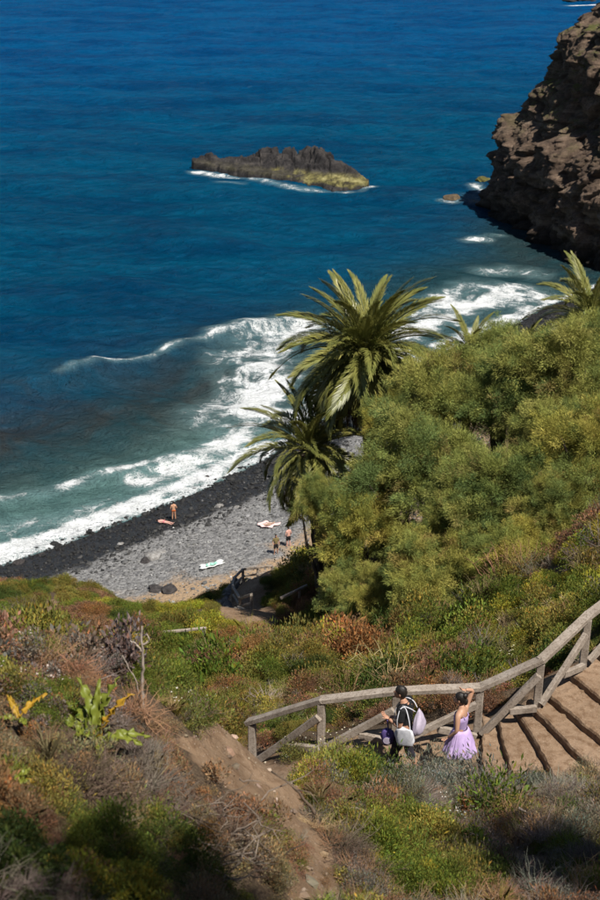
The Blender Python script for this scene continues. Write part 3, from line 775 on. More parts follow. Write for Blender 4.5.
FRY = frond_mesh("dry_frond", 3.4, 0.35, m_frond_dry, 40, 0.45, 9, 0.2)
def palm(label, crown, h_ground, R_=1.0, nf=64, seed=0, ndry=14, minel=-0.75, tilt=(0, 0)):
    rr = random.Random(seed)
    crown = np.asarray(crown, float)
    root = empty("palm_tree", (crown[0] + tilt[0], crown[1] + tilt[1], h_ground)); tag(root, label, "palm tree", "palms on the slope above the beach")
    H = crown[2] - h_ground
    mb = MB(); npt = 40
    for sgi in range(1):
        pts, rad = [], []
        for i in range(npt):
            t_ = i / (npt - 1)
            pts.append((-tilt[0] * t_ ** 1.3, -tilt[1] * t_ ** 1.3, H * t_ - 0.3))
            rad.append((0.50 - 0.12 * min(1, t_ * 3) + 0.22 * max(0, (t_ - 0.88) / 0.12)) * R_ * (1 + (0.07 if i % 2 else -0.05)))
        mb.tube(pts, rad, 12)
    mb.build("trunk", m_palmbark, root)
    top = Vector((-tilt[0], -tilt[1], H - 0.3))
    ga = math.pi * (3 - math.sqrt(5))
    for i in range(nf):
        q = (i + 0.5) / nf                       # 0 innermost and most upright
        el = 1.42 - (1.42 - minel) * q ** 0.85 + rr.uniform(-0.1, 0.1)
        az = i * ga + rr.uniform(-0.15, 0.15)
        key = "a" if q < 0.2 else "b" if q < 0.45 else "c" if q < 0.75 else "d"
        o = bpy.data.objects.new("frond", FR[key, rr.randrange(3)]); COL.objects.link(o); o.parent = root
        o.location = top + Vector((math.cos(az) * 0.2, math.sin(az) * 0.2, 0.35 - 0.45 * q)) * R_
        o.rotation_euler = (rr.uniform(-0.6, 0.6), -el, az + rr.uniform(-.15, .15))
        sc = R_ * (1.04 + 0.10 * min(1, q * 2.2)) * rr.uniform(0.84, 1.08)
        o.scale = (sc, sc, sc)
    for i in range(ndry):
        az = i * ga * 1.7 + rr.uniform(-0.2, 0.2)
        o = bpy.data.objects.new("dry_frond", FRY); COL.objects.link(o); o.parent = root
        o.location = top + Vector((math.cos(az) * 0.3, math.sin(az) * 0.3, -0.35)) * R_
        o.rotation_euler = (rr.uniform(-0.3, 0.3), rr.uniform(1.0, 1.4), az); o.scale = (R_,) * 3
    return root
def palm_at(label, px, py, y, **kw):
    c_ = Py(px, py, y)
    return palm(label, c_, gz(c_[0] + kw.get('tilt', (0, 0))[0], c_[1] + kw.get('tilt', (0, 0))[1]), **kw)
palm_at("tallest palm with a full round crown above the beach", 366, 350, 58, R_=1.02, nf=104, ndry=24, seed=1, tilt=(0.9, 0))
palm_at("lower palm with drooping fronds left of the tallest palm", 309, 446, 57, R_=0.86, nf=58, seed=2, minel=-0.95, tilt=(0.8, 0.5))
palm_at("small palm rising behind the scrub right of the tallest palm", 470, 345, 62, R_=0.52, nf=26, seed=3, ndry=0, minel=-0.35)
palm_at("palm at the right edge behind the tamarisks", 592, 313, 52, R_=0.72, nf=40, seed=4, ndry=4, minel=-0.4)
palm_at("young palm between the small palm and the right edge", 520, 352, 63, R_=0.48, nf=18, seed=5, ndry=0, minel=-0.5)

# ------------------------------------------------------------------ tamarisks
m_tam = leaf_mat("tamarisk_foliage", ('GEOMETRY', "tint"), 0.24, 0.8, 0.1)
m_bark = plain_mat("tamarisk_bark", (0.11, 0.085, 0.065), (0.05, 0.038, 0.03), 6, 0.95, 0.6, 0.02)
def tamarisk_crown(seed, nlobe=34, plumes=640, strands=240):
    """feathery crown: plumes of fine drooping sprays on uneven lobes"""
    rr = np.random.default_rng(seed)
    lc = rr.normal(size=(nlobe, 3)); lc /= np.linalg.norm(lc, axis=1)[:, None]
    lc *= (rr.uniform(0.2, 1.0, nlobe) ** 0.55 * 0.90)[:, None]; lc[:, 2] = np.abs(lc[:, 2]) * 0.95 - 0.28
    lr = rr.uniform(0.13, 0.32, nlobe)
    li = rr.choice(nlobe, plumes, p=lr ** 1.6 / (lr ** 1.6).sum())
    dr = rr.normal(size=(plumes, 3)); dr[:, 2] += 0.3; dr /= np.linalg.norm(dr, axis=1)[:, None]
    pb = lc[li] + dr * (lr[li] * rr.uniform(0.2, 0.8, plumes))[:, None]
    pd = 0.8 * dr + 0.5 * lc[li] + np.array([0, 0, 0.55]) + rr.normal(0, 0.35, (plumes, 3)); pd /= np.linalg.norm(pd, axis=1)[:, None]
    pl = rr.uniform(0.13, 0.36, plumes)
    n = plumes * strands
    pi_ = np.repeat(np.arange(plumes), strands)
    s = rr.uniform(0.0, 1, n) ** 0.75
    wob = rr.normal(size=(plumes, 3)) * 0.10
    off = rr.normal(size=(n, 3)) * (0.015 + 0.033 * np.sin(np.pi * np.minimum(1, s * 0.85 + 0.1)))[:, None]
    ctr = pb[pi_] + pd[pi_] * (pl[pi_] * s)[:, None] + wob[pi_] * (s ** 2)[:, None] + off; ctr[:, 2] -= 0.30 * s ** 2 * pl[pi_]
    sdir = pd[pi_] * 0.9 + off / 0.05 * 0.5 + rr.normal(0, 0.3, (n, 3)) - np.array([0, 0, 0.35]) * s[:, None]; sdir /= np.linalg.norm(sdir, axis=1)[:, None]
    sl = rr.uniform(0.022, 0.065, n)
    wv_ = np.cross(sdir, rr.normal(size=(n, 3))); wv_ /= np.linalg.norm(wv_, axis=1)[:, None]; wv_ *= rr.uniform(0.0024, 0.0048, n)[:, None]
    a = ctr - wv_; b = ctr + wv_; t_ = ctr + sdir * sl[:, None]
    V = np.stack([a, b, t_], 1).reshape(-1, 3); F = np.arange(n * 3).reshape(-1, 3)
    pal = np.array([(0.275, 0.275, 0.072), (0.205, 0.235, 0.066), (0.34, 0.315, 0.090), (0.145, 0.19, 0.062), (0.30, 0.235, 0.085)])
    lobsh = rr.normal(0, 1, nlobe)
    ch = np.clip((rr.normal(0, 0.8, plumes) + lobsh[li]) * 0.9 + 2, 0, 4.99).astype(int)
    order_ = np.array([3, 1, 0, 2, 4])
    tc = pal[order_[ch]] * rr.uniform(0.8, 1.2, plumes)[:, None]
    tint = np.repeat(tc[pi_] * rr.uniform(0.75, 1.25, n)[:, None], 3, 0)
    o = mesh_obj("crown", V, F, m_tam, attrs={"tint": ('FLOAT_COLOR', np.c_[tint, np.ones(len(tint))])}, link=False)
    return o.data, lc
TAM = [tamarisk_crown(200 + k) for k in range(4)]
def tamarisk(label, px, py, y, rx, rz_, k, rot):
    c_ = Py(px, py, y); g = gz(c_[0], c_[1])
    root = empty("tamarisk_tree", (c_[0], c_[1], g), 0); tag(root, label, "tamarisk", "tamarisks below the stairs")
    me, lc = TAM[k % 4]
    o = bpy.data.objects.new("crown", me); COL.objects.link(o); o.parent = root
    o.location = (0, 0, c_[2] - g); o.scale = (rx, rx, rz_); o.rotation_euler = (0, 0, rot)
    mb = MB(); H = c_[2] - g; rr = random.Random(k + int(px))
    fork = Vector((rr.uniform(-.3, .3), rr.uniform(-.3, .3), max(0.5, H * 0.35)))
    mb.tube([(0, 0, -0.4), (fork.x * 0.4, fork.y * 0.5, fork.z * 0.5), fork], [0.22, 0.19, 0.16], 8)
    cr, sr = math.cos(rot), math.sin(rot)
    for l in lc[:10]:
        e = Vector((l[0] * cr - l[1] * sr, l[0] * sr + l[1] * cr, l[2])); e = Vector((e.x * rx, e.y * rx, e.z * rz_ + H))
        m_ = fork.lerp(e, 0.5) + Vector((rr.uniform(-.3, .3), rr.uniform(-.3, .3), 0.2))
        mb.tube([fork, m_, e], [0.11, 0.07, 0.025], 6, False)
    mb.build("trunk", m_bark, root)
    return root
TT = [  # label, px, py, depth y, crown radius, crown half height, variant, turn
    ("large tamarisk topping the middle of the thicket beside the tallest palm", 448, 404, 51, 3.0, 3.2, 0, 0.3),
    ("tamarisk filling the thicket's centre below the topmost crown", 428, 468, 47, 2.9, 2.9, 1, 1.4),
    ("tamarisk at the thicket's lower left, dark beneath", 368, 532, 46, 2.2, 2.5, 2, 2.2),
    ("small tamarisk in front of the lower palm's trunk", 322, 505, 50, 1.4, 1.8, 3, 0.9),
    ("tall tamarisk near the right edge below the right palm", 578, 368, 48, 3.0, 2.9, 1, 3.1),
    ("tamarisk between the topmost crown and the right edge crown", 520, 404, 49, 2.6, 2.7, 3, 5.0),
    ("grey-green tamarisk right of the thicket's centre", 508, 490, 43, 2.6, 2.5, 2, 4.1),
    ("tamarisk low in the thicket just above the reddish scrub", 438, 572, 41, 2.3, 2.2, 0, 2.6),
    ("tamarisk at the right edge beside the dark hollow", 606, 452, 42, 2.4, 2.5, 0, 1.0),
    ("low tamarisk above the yellow-flowered bush", 520, 560, 39, 1.8, 1.7, 1, 0.2),
    ("tamarisk on the skyline of the thicket under the young palm", 506, 362, 55, 2.5, 2.2, 2, 0.6),
    ("tamarisk tucked under the tallest palm's skirt", 392, 428, 53, 1.7, 2.3, 3, 3.6),
    ("small dark tamarisk at the thicket's bottom left corner", 352, 595, 44, 1.6, 1.7, 1, 5.5),
    ("pale tamarisk left of the grey-green one in mid thicket", 462, 525, 42.5, 1.8, 1.9, 3, 1.9),
    ("tamarisk bulging from the thicket's left flank below the lower palm", 385, 485, 48.5, 1.8, 2.1, 0, 4.4),
    ("tamarisk between the grey-green one and the right edge hollow", 560, 505, 40.5, 1.6, 1.7, 2, 3.3),
    ("rounded tamarisk under the tall one near the right edge", 556, 437, 45, 1.9, 2.0, 1, 2.4),
    ("tamarisk at the thicket's foot between the two lowest ones", 392, 600, 42, 1.7, 1.6, 2, 0.1),
]
for a in TT: tamarisk(*a)
# two more tamarisks stand beside the viewpoint, outside the frame, and shade the near bank
def shade_tree(label, x, y, zc, rx, rz_, k, rot):
    c_ = np.array([x, y, zc]); px_, py_, d_ = project(c_)
    g = gz(x, y); root = empty("tamarisk_tree", (x, y, g)); tag(root, label, "tamarisk", "tamarisks beside the viewpoint")
    me, lc = TAM[k]; o = bpy.data.objects.new("crown", me); COL.objects.link(o); o.parent = root; o.location = (0, 0, zc - g); o.scale = (rx, rx, rz_); o.rotation_euler.z = rot
    mb = MB(); fork = Vector((0.1, 0, (zc - g) * 0.5)); mb.tube([(0, 0, -.3), fork], [0.2, 0.14], 8)
    for l in lc[:10]: mb.tube([fork, (l[0] * rx, l[1] * rx, l[2] * rz_ + zc - g)], [0.08, 0.02], 6, False)
    mb.build("trunk", m_bark, root)
shade_tree("tamarisk beside the viewpoint shading the bottom left of the bank", 3.2, 0.3, 51.6, 1.9, 1.6, 1, 0.5)
shade_tree("tamarisk right of the viewpoint shading the slope below the stairs", 7.9, 3.9, 52.3, 1.7, 1.4, 2, 2.0)
# ------------------------------------------------------------------ footpath, stairs, handrail
m_path = m_soil.copy(); m_path.name = "trodden_earth"
nt = m_path.node_tree
for n_ in nt.nodes:
    if n_.type == 'VALTORGB':
        for e, c_ in zip(n_.color_ramp.elements, ((0.18, 0.12, 0.078), (0.235, 0.16, 0.105), (0.29, 0.20, 0.135))): e.color = (*c_, 1)
def strip(name, line, w, n, mat, dz=0.02, cross=9):
    C_ = resample(np.asarray(line, float), n); T_ = np.gradient(C_, axis=0); T_ /= np.linalg.norm(T_, axis=1)[:, None]
    Nn = np.stack([-T_[:, 1], T_[:, 0]], 1)
    k = np.linspace(-1, 1, cross)
    wj = w * (1 + 0.12 * vnoise(np.arange(n) * 0.3, np.zeros(n), 0, 8))
    X = C_[:, None, 0] + Nn[:, None, 0] * k * wj[:, None]; Y = C_[:, None, 1] + Nn[:, None, 1] * k * wj[:, None]
    Z = hill_z(X, Y) + dz - 0.10 * np.abs(k) ** 6
    return mesh_obj(name, np.stack([X, Y, Z], -1), grid_faces(cross, n), mat, smooth=True)
tag(strip("footpath", PATH, 0.85, 90, m_path), "bare earth footpath on the landing beside the handrail", kind="structure")
tag(strip("lower_footpath", LOWER, 0.8, 80, m_path, 0.06), "bare earth footpath winding down to the beach", kind="structure")

stairs = empty("earth_stairs", (4.2, 16.8, Z0)); tag(stairs, "wide winding earth steps rising to the right behind the walkers", kind="structure")
m_tread = m_path
m_edge = plain_mat("worn_step_edge", (0.19, 0.135, 0.09), (0.10, 0.068, 0.045), 9, 0.95, 0.8, 0.03)
sr = random.Random(5)
for i in range(len(risers) - 1):
    zt = Z0 + RISE * (i + 1)
    a0, a1 = rline(i, zt - RISE); b0, b1 = rline(i + 1, zt)
    nseg = 22; V, F = [], []
    jit = np.array([0.016 * vnoise(np.array([k * 0.55 + i * 9.7]), np.array([i * 3.1]), 0, 4)[0] + 0.012 * vnoise(np.array([k * 1.7 + i * 5.7]), np.array([1.0]), 0, 6)[0] for k in range(nseg + 1)])
    dirr = (b0 + b1 - a0 - a1); dirr[2] = 0; dirr /= np.linalg.norm(dirr)
    rows = []
    for k in range(nseg + 1):
        t_ = k / nseg
        f = a0 * (1 - t_) + a1 * t_ + dirr * jit[k]; g = b0 * (1 - t_) + b1 * t_ + dirr * 0.25
        col_ = [(f[0], f[1], zt - RISE - 0.14), (f[0] - dirr[0] * 0.005, f[1] - dirr[1] * 0.005, zt - 0.05 + sr.uniform(-.01, .01)), (f[0] + dirr[0] * 0.015, f[1] + dirr[1] * 0.015, zt - 0.008 + sr.uniform(-.012, .008))]
        for q in (0.08, 0.2, 0.4, 0.6, 0.8, 1.0):
            m_ = f * (1 - q) + g * q
            col_.append((m_[0], m_[1], zt - 0.012 * math.sin(q * 3.1) + sr.uniform(-.006, .006)))
        col_.append((g[0], g[1], zt - 0.3))
        rows.append(col_)
    nc = len(rows[0])
    V = [p_ for r_ in rows for p_ in r_]
    F = [tuple(k * nc + c_ + o for o in (0, 1, nc + 1, nc)) for k in range(nseg) for c_ in range(nc - 1)]
    F += [tuple(range(nc)), tuple(nseg * nc + c_ for c_ in range(nc))[::-1]]
    V = [(p_[0] - 4.2, p_[1] - 16.8, p_[2] - Z0) for p_ in V]
    o = mesh_obj("step", V, F, m_tread, stairs)
    mb = MB()                                           # half-buried board that holds the riser
    e0, e1 = np.array(rows[1][1]), np.array(rows[-2][1]); org = np.array([4.2, 16.8, Z0])
    nb_ = 2
    for w_ in range(nb_):
        q0 = e0 + (e1 - e0) * (w_ / nb_ + 0.01) - org + dirr * (0.012 + sr.uniform(0, .015)); q1 = e0 + (e1 - e0) * ((w_ + 1) / nb_ - 0.01) - org + dirr * (0.012 + sr.uniform(0, .015))
        mb.beam(q0 - np.array([0, 0, .045]), q1 - np.array([0, 0, .045]), 0.03, 0.09, (0, 0, 1), 12, 0.006, i * 7 + w_)
    mb.build("riser_board", m_edge, o)

m_wood, nt, p = new_mat("weathered_timber")
c = coords(nt)
n1 = noise(nt, c, 3.0, 6, 0.7); n2 = noise(nt, c, 26, 6, 0.75)
col = ramp(nt, n1, [(0.3, (0.19, 0.155, 0.125)), (0.5, (0.28, 0.235, 0.195)), (0.72, (0.38, 0.33, 0.285))])
col = mixc(nt, maprange(nt, n2, 0.45, 0.72), col, (0.11, 0.085, 0.065))
nt.links.new(col, p.inputs["Base Color"]); p.inputs["Roughness"].default_value = 0.9; p.inputs["Specular IOR Level"].default_value = 0.15
bump(nt, n2, p, 0.5, 0.012)
rail = empty("wooden_handrail", (1.6, 17.35, Z0)); tag(rail, "weathered timber handrail with cross braces along the landing and stairs", "handrail")
RO = np.array([1.6, 17.35, Z0])
def rpost(px, py_, z): return Pz(px, py_, z)
posts = [(Py(252, 750, 18.1), 0.86), (Pz(321, 747, Z0 - 0.30), 0.92), (Pz(395, 741, Z0), 0.96), (Pz(477, 735, Z0), 0.92), (Pz(537, 706, Z0 + 0.60), 0.86), (Pz(583, 664, Z0 + 0.95), 0.92), (np.array([6.35, 18.95, Z0 + 1.6]), 0.95), (np.array([8.0, 20.2, Z0 + 2.6]), 0.95)]
posts[0] = (np.array([posts[0][0][0], posts[0][0][1], gz(posts[0][0][0], posts[0][0][1])]), 0.0)
tops = []
tops_px = [(250, 723, 17.9), None, None, None, None, None, None, None]
for i, (b, h) in enumerate(posts):
    if i == 0: t_ = Py(252, 723, 18.1); h = t_[2] - b[2]
    else: t_ = b + np.array([0, 0, h])
    tops.append(t_)
    mb = MB(); mb.beam(b - RO - np.array([0, 0, 0.35]), t_ - RO + np.array([0, 0, -0.02]), 0.13, 0.13, (0.2, 1, 0), 5, 0.004, i, 0.1); mb.build("post", m_wood, rail)
for i in range(len(tops) - 1):
    a, b = tops[i] - RO, tops[i + 1] - RO
    d = (b - a) / np.linalg.norm(b - a)
    mb = MB(); mb.beam(a - d * (0.12 if i == 0 else 0.02) + np.array([0, 0, 0.045]), b + d * 0.03 + np.array([0, 0, 0.045 + 0.004 * (i % 2)]), 0.16, 0.09, (0, 0, 1), 6, 0.004, 20 + i, 0.1); mb.build("top_rail", m_wood, rail)
    pa, pb_ = posts[i][0] - RO, posts[i + 1][0] - RO
    bk = np.array([0, -0.11, 0])
    lo = pa + (pb_ - pa) * 0.06 + np.array([0, 0, 0.06]) + bk; hi = pb_ * 0.96 + pa * 0.04 + np.array([0, 0, 0.70]) + bk
    mb = MB(); mb.beam(lo, hi, 0.08, 0.12, (0, 0, 1), 5, 0.004, 40 + i, 0.1); mb.build("brace", m_wood, rail)
    mid = lo * 0.5 + hi * 0.5 + np.array([0, -0.02, -0.10]); e = pb_ * 0.97 + pa * 0.03 + np.array([0, 0, 0.05]) + bk
    mb = MB(); mb.beam(mid, e, 0.08, 0.12, (0, 0, 1), 4, 0.004, 60 + i, 0.1); mb.build("strut", m_wood, rail)

# lower path handrail and low wall, lone rail on the headland
lr_ = empty("lower_handrail", Py(236, 600, 60.5)); tag(lr_, "grey wooden handrail curving beside the lower path to the beach", "handrail")
O2 = np.array(lr_.location)
lp = [Py(a, b, c_) for a, b, c_ in ((252, 622, 55), (240, 610, 58.5), (233, 598, 62), (234, 588, 65), (243, 579, 68.5), (258, 573, 72), (272, 569, 74))]
lp = [np.array([q[0], q[1], gz(q[0], q[1])]) for q in lp]
for i, q in enumerate(lp):
    mb = MB(); mb.beam(q - O2 - np.array([0, 0, 0.3]), q - O2 + np.array([0, 0, 0.95]), 0.15, 0.15, (0.2, 1, 0), 3, 0.01, i); mb.build("post", m_wood, lr_)
    if i:
        for nm_, hh, th in (("top_rail", 1.0, 0.14), ("lower_rail", 0.5, 0.11)):
            mb = MB(); mb.beam(lp[i - 1] - O2 + np.array([0, 0, hh]), q - O2 + np.array([0, 0, hh + 0.003]), th, th, (0, 0, 1), 5, 0.012, 30 + i); mb.build(nm_, m_wood, lr_)
m_grey = rock_mat("grey_wall_stone", (0.06, 0.055, 0.05), (0.15, 0.14, 0.13), (0.26, 0.25, 0.24), 5, 0.05)[0]
wl = empty("retaining_wall", Py(232, 606, 60)); tag(wl, "low grey rubble wall under the lower handrail", "wall")
wr2 = random.Random(9); O3 = np.array(wl.location)
sm = boulder_mesh("wall_stone", 301, m_grey, 1, 0.3, 0.8)
for i in range(5):
    for lv in range(2):
        for k in range(3):
            q = lp[min(i, 5)] * (1 - k / 3) + lp[min(i + 1, 6)] * (k / 3)
            o = bpy.data.objects.new("stone", sm.data); COL.objects.link(o); o.parent = wl
            o.location = (q[0] - O3[0] - 0.45, q[1] - O3[1] + wr2.uniform(-.1, .1), q[2] - O3[2] - 0.1 - 0.45 * lv); o.scale = (0.42, 0.55, 0.42); o.rotation_euler = (wr2.uniform(0, 3), wr2.uniform(0, 3), wr2.uniform(0, 3))
lone = empty("lone_handrail", hit(160, 634)); O4 = np.array(lone.location); tag(lone, "single pale timber rail standing in the scrub of the headland", "handrail")
_ha, _hb = hit(119, 636.5), hit(206, 628)
for _f in np.arange(0.97, 0.85, -0.01):
    qa, qb = Py(119, 636.5, _ha[1] * _f), Py(206, 628, _hb[1] * _f)
    _t = np.linspace(0, 1, 12); _l = qa[None] * (1 - _t[:, None]) + qb[None] * _t[:, None]
    if (_l[:, 2] - hill_z(_l[:, 0], _l[:, 1])).min() > 0.75: break
mb = MB(); mb.beam(qa - O4, qb - O4, 0.10, 0.10, (0, 0, 1), 12, 0.012, 3); mb.build("top_rail", m_wood, lone)
for t_ in (0.03, 0.5, 0.97):
    q = qa * (1 - t_) + qb * t_
    mb = MB(); mb.beam(np.array([q[0], q[1], gz(q[0], q[1]) - 0.3]) - O4, q - O4 - np.array([0, 0, 0.05]), 0.12, 0.12, (0.2, 1, 0), 3, 0.01, 4); mb.build("post", m_wood, lone)
q = hit(290, 610); sh = empty("short_handrail", q); tag(sh, "short grey rail half hidden in scrub right of the lower path", "handrail")
mb = MB(); mb.beam((-0.5, -0.3, 0.9), (0.9, 0.6, 1.15), 0.13, 0.13, (0, 0, 1), 6, 0.012, 3); mb.build("top_rail", m_wood, sh)
mb = MB(); mb.beam((0.5, 0.34, -0.3), (0.5, 0.34, 1.05), 0.12, 0.12, (0.2, 1, 0), 3, 0.01, 4); mb.build("post", m_wood, sh)

# ------------------------------------------------------------------ people
def skin_mat(name, c_):
    m, nt, p = new_mat(name)
    n = noise(nt, coords(nt), 9, 3); nt.links.new(mixc(nt, n, c_, tuple(x * 0.82 for x in c_)), p.inputs["Base Color"])
    p.inputs["Roughness"].default_value = 0.55; p.inputs["Subsurface Weight"].default_value = 0.05
    return m
def skin_mesh(name, chains, mat, parent, sub=2, root=None, extra=None):
    """chains: list of [(pos, rx, ry)...]; points at the same place are shared"""
    bm = bmesh.new(); lay = bm.verts.layers.skin.verify(); ids = {}
    first = None
    for ch in chains:
        prev = None
        for pos, rx, ry in ch:
            key = tuple(round(c_, 4) for c_ in pos)
            if key not in ids:
                v = bm.verts.new(pos); v[lay].radius = (rx, ry); ids[key] = v
                if first is None: first = v; v[lay].use_root = True
            v = ids[key]
            if prev is not None and prev is not v and not bm.edges.get((prev, v)): bm.edges.new((prev, v))
            prev = v
    me = bpy.data.meshes.new(name); bm.to_mesh(me); bm.free()
    o = bpy.data.objects.new("tmp", me); COL.objects.link(o)
    o.modifiers.new("s", 'SKIN'); sb = o.modifiers.new("u", 'SUBSURF'); sb.levels = sub; sb.render_levels = sub
    dg = bpy.context.evaluated_depsgraph_get(); dg.update()
    m2 = bpy.data.meshes.new_from_object(o.evaluated_get(dg))
    bpy.data.objects.remove(o)
    if extra:
        bm = bmesh.new(); bm.from_mesh(m2); extra(bm); bm.to_mesh(m2); bm.free()
    m2.name = name; m2.materials.clear(); m2.materials.append(mat)
    m2.polygons.foreach_set("use_smooth", [True] * len(m2.polygons))
    o = bpy.data.objects.new(name, m2); COL.objects.link(o); o.parent = parent
    return o
def ball(bm, c_, r, rot=None, seg=14):
    M = Matrix.Translation(c_) @ (rot or Matrix()) @ Matrix.Diagonal((*r, 1))
    bmesh.ops.create_uvsphere(bm, u_segments=seg, v_segments=max(6, seg * 2 // 3), radius=1, matrix=M)
def person(label, loc, rz, skin, pose, group=None, H=1.74, slim=1.0, fingers=True):
    root = empty("person", loc, rz); tag(root, label, "person", group)
    k = H / 1.75
    J = dict(pel=(0, 0, .96), spi=(0, 0, 1.14), che=(0, 0.01, 1.33), nek=(0, -0.005, 1.47), hea=(0, 0.015, 1.56))
    J.update(pose)
    J = {a: tuple(c_ * k for c_ in b) for a, b in J.items() if isinstance(b, tuple)}
    s_ = slim * k
    ch = [[(J['pel'], .135*s_, .105*s_), (J['spi'], .120*s_, .090*s_), (J['che'], .150*s_, .105*s_), (J['nek'], .062*s_, .060*s_), (J['hea'], .055*s_, .055*s_)]]
    for S in 'LR':
        ch.append([(J['che'], .15*s_, .105*s_), (J['sho'+S], .062*s_, .060*s_), (J['elb'+S], .043*s_, .043*s_), (J['wri'+S], .028*s_, .030*s_)])
        ch.append([(J['pel'], .135*s_, .105*s_), (J['hip'+S], .092*s_, .092*s_), (J['kne'+S], .062*s_, .062*s_), (J['ank'+S], .040*s_, .042*s_), (J['toe'+S], .042*s_, .028*s_)])
    hc = Vector(J.get('headc', (J['hea'][0], J['hea'][1] + .02, J['hea'][2] + .10)))
    if 'headc' in pose: hc = Vector(J['headc'])
    turn = Matrix.Rotation(pose.get('turn', 0.0) if isinstance(pose.get('turn', 0.0), float) else 0.0, 4, 'Z')
    def extra(bm):
        ball(bm, hc, (.076*k, .096*k, .115*k), turn, 18)
        ball(bm, hc + turn @ Vector((0, .055, -.05)) * k, (.052*k, .055*k, .065*k), turn, 12)       # jaw
        ball(bm, hc + turn @ Vector((0, .102, -.012)) * k, (.013*k, .02*k, .024*k), turn, 8)         # nose
        ball(bm, hc + turn @ Vector((0, .098, -.058)) * k, (.024*k, .010*k, .008*k), turn, 8)        # mouth
        for s in (-1, 1):
            ball(bm, hc + turn @ Vector((s*.077, -.005, -.012)) * k, (.012*k, .02*k, .032*k), turn, 8)   # ear
            ball(bm, hc + turn @ Vector((s*.032, .088, .012)) * k, (.014*k, .010*k, .010*k), turn, 8)    # eye
        if fingers:
            for S in 'LR':
                w, e = Vector(J['wri'+S]), Vector(J['elb'+S]); d = (w - e).normalized()
                side = d.cross(Vector((0, 0, 1)) if abs(d.z) < 0.9 else Vector((1, 0, 0))).normalized(); nrm = side.cross(d)
                curl = 0.6
                ball(bm, w + d * .05*k, (.02*k, .02*k, .02*k), None, 8)
                rot = Matrix((side, nrm, d)).transposed().to_4x4()
                ball(bm, w + d * .055*k, (.042*k, .016*k, .055*k), rot, 10)                           # palm
                for f, (off, ln) in enumerate(((-.030, .070), (-.010, .082), (.010, .078), (.029, .062))):
                    p0 = w + d * .095*k + side * off*k; dd = d.copy()
                    for seg_ in range(3):
                        dd = (Matrix.Rotation(curl * 0.5, 3, side) @ dd); p1 = p0 + dd * ln/3*k
                        M = Matrix.Translation((p0 + p1) / 2) @ dd.to_track_quat('Z', 'Y').to_matrix().to_4x4() @ Matrix.Diagonal((.0088*k, .0088*k, ln/4.2*k, 1))
                        bmesh.ops.create_uvsphere(bm, u_segments=8, v_segments=6, radius=1, matrix=M); p0 = p1
                td = (d * .6 - side * .8).normalized(); p0 = w + d * .04*k - side * .03*k
                for seg_ in range(2):
                    p1 = p0 + td * .032*k
                    M = Matrix.Translation((p0 + p1) / 2) @ td.to_track_quat('Z', 'Y').to_matrix().to_4x4() @ Matrix.Diagonal((.0105*k, .0105*k, .022*k, 1))
                    bmesh.ops.create_uvsphere(bm, u_segments=8, v_segments=6, radius=1, matrix=M); p0 = p1; td = (td + d * .5).normalized()
    skin_mesh("body", ch, skin, root, 2, extra=extra)
    return root, J, k, hc, turn
m_skin1, m_skin2 = skin_mat("skin_tan", (0.42, 0.22, 0.14)), skin_mat("skin_warm", (0.45, 0.25, 0.16))
m_black = plain_mat("black_cotton", (0.014, 0.014, 0.016), (0.008, 0.008, 0.009), 20, 0.9, 0.3, 0.004)
m_navy = plain_mat("shorts_and_calf_shade", (0.025, 0.022, 0.032), (0.012, 0.011, 0.016), 18, 0.9, 0.3, 0.004)
m_hair = plain_mat("dark_hair", (0.018, 0.013, 0.010), (0.007, 0.005, 0.004), 40, 0.5, 0.6, 0.01, (1, 1, 0.15), 0.4)
m_white = plain_mat("white_canvas", (0.62, 0.62, 0.66), (0.50, 0.50, 0.55), 10, 0.85, 0.3, 0.01)
m_lilac_bag = plain_mat("pale_lilac_canvas", (0.50, 0.44, 0.54), (0.36, 0.31, 0.40), 8, 0.85, 0.3, 0.01)
m_lilac = plain_mat("lilac_tulle", (0.50, 0.37, 0.62), (0.38, 0.27, 0.50), 9, 0.85, 0.3, 0.01)
m_bodice = plain_mat("lilac_bodice", (0.36, 0.27, 0.46), (0.25, 0.18, 0.34), 12, 0.7, 0.3, 0.01)
m_shoe = plain_mat("dark_shoe", (0.03, 0.03, 0.032), (0.015, 0.015, 0.016), 20, 0.7, 0.1, 0.003)
def hair_cap(root, hc, k, turn, mat, name="hair", back=0.0, style='short'):
    bm = bmesh.new()
    rs = random.Random(3)
    bmesh.ops.create_uvsphere(bm, u_segments=28, v_segments=20, radius=1)
    for v in list(bm.verts):
        x, y, z = v.co
        cut = -0.25 - 0.55 * max(0, -y) + 0.75 * max(0, y)         # hairline: high on the brow, low at the nape
        f = 1.0 + rs.uniform(0.0, 0.085)
        v.co = Vector((x * .083, y * .103 - .008, z * .122 + .004)) * f * k
        if z < cut: v.co = v.co * 0.86
    if style == 'bun':
        ball(bm, Vector((0, -.085, .085)) * k, (.055*k, .05*k, .05*k), None, 12)
        ball(bm, Vector((.02, -.10, -.05)) * k, (.05*k, .04*k, .07*k), None, 10)
    bmesh.ops.transform(bm, matrix=Matrix.Translation(hc) @ turn, verts=bm.verts)
    me = bpy.data.meshes.new(name); bm.to_mesh(me); bm.free(); me.materials.append(mat)
    me.polygons.foreach_set("use_smooth", [True] * len(me.polygons))
    o = bpy.data.objects.new(name, me); COL.objects.link(o); o.parent = root
    return o

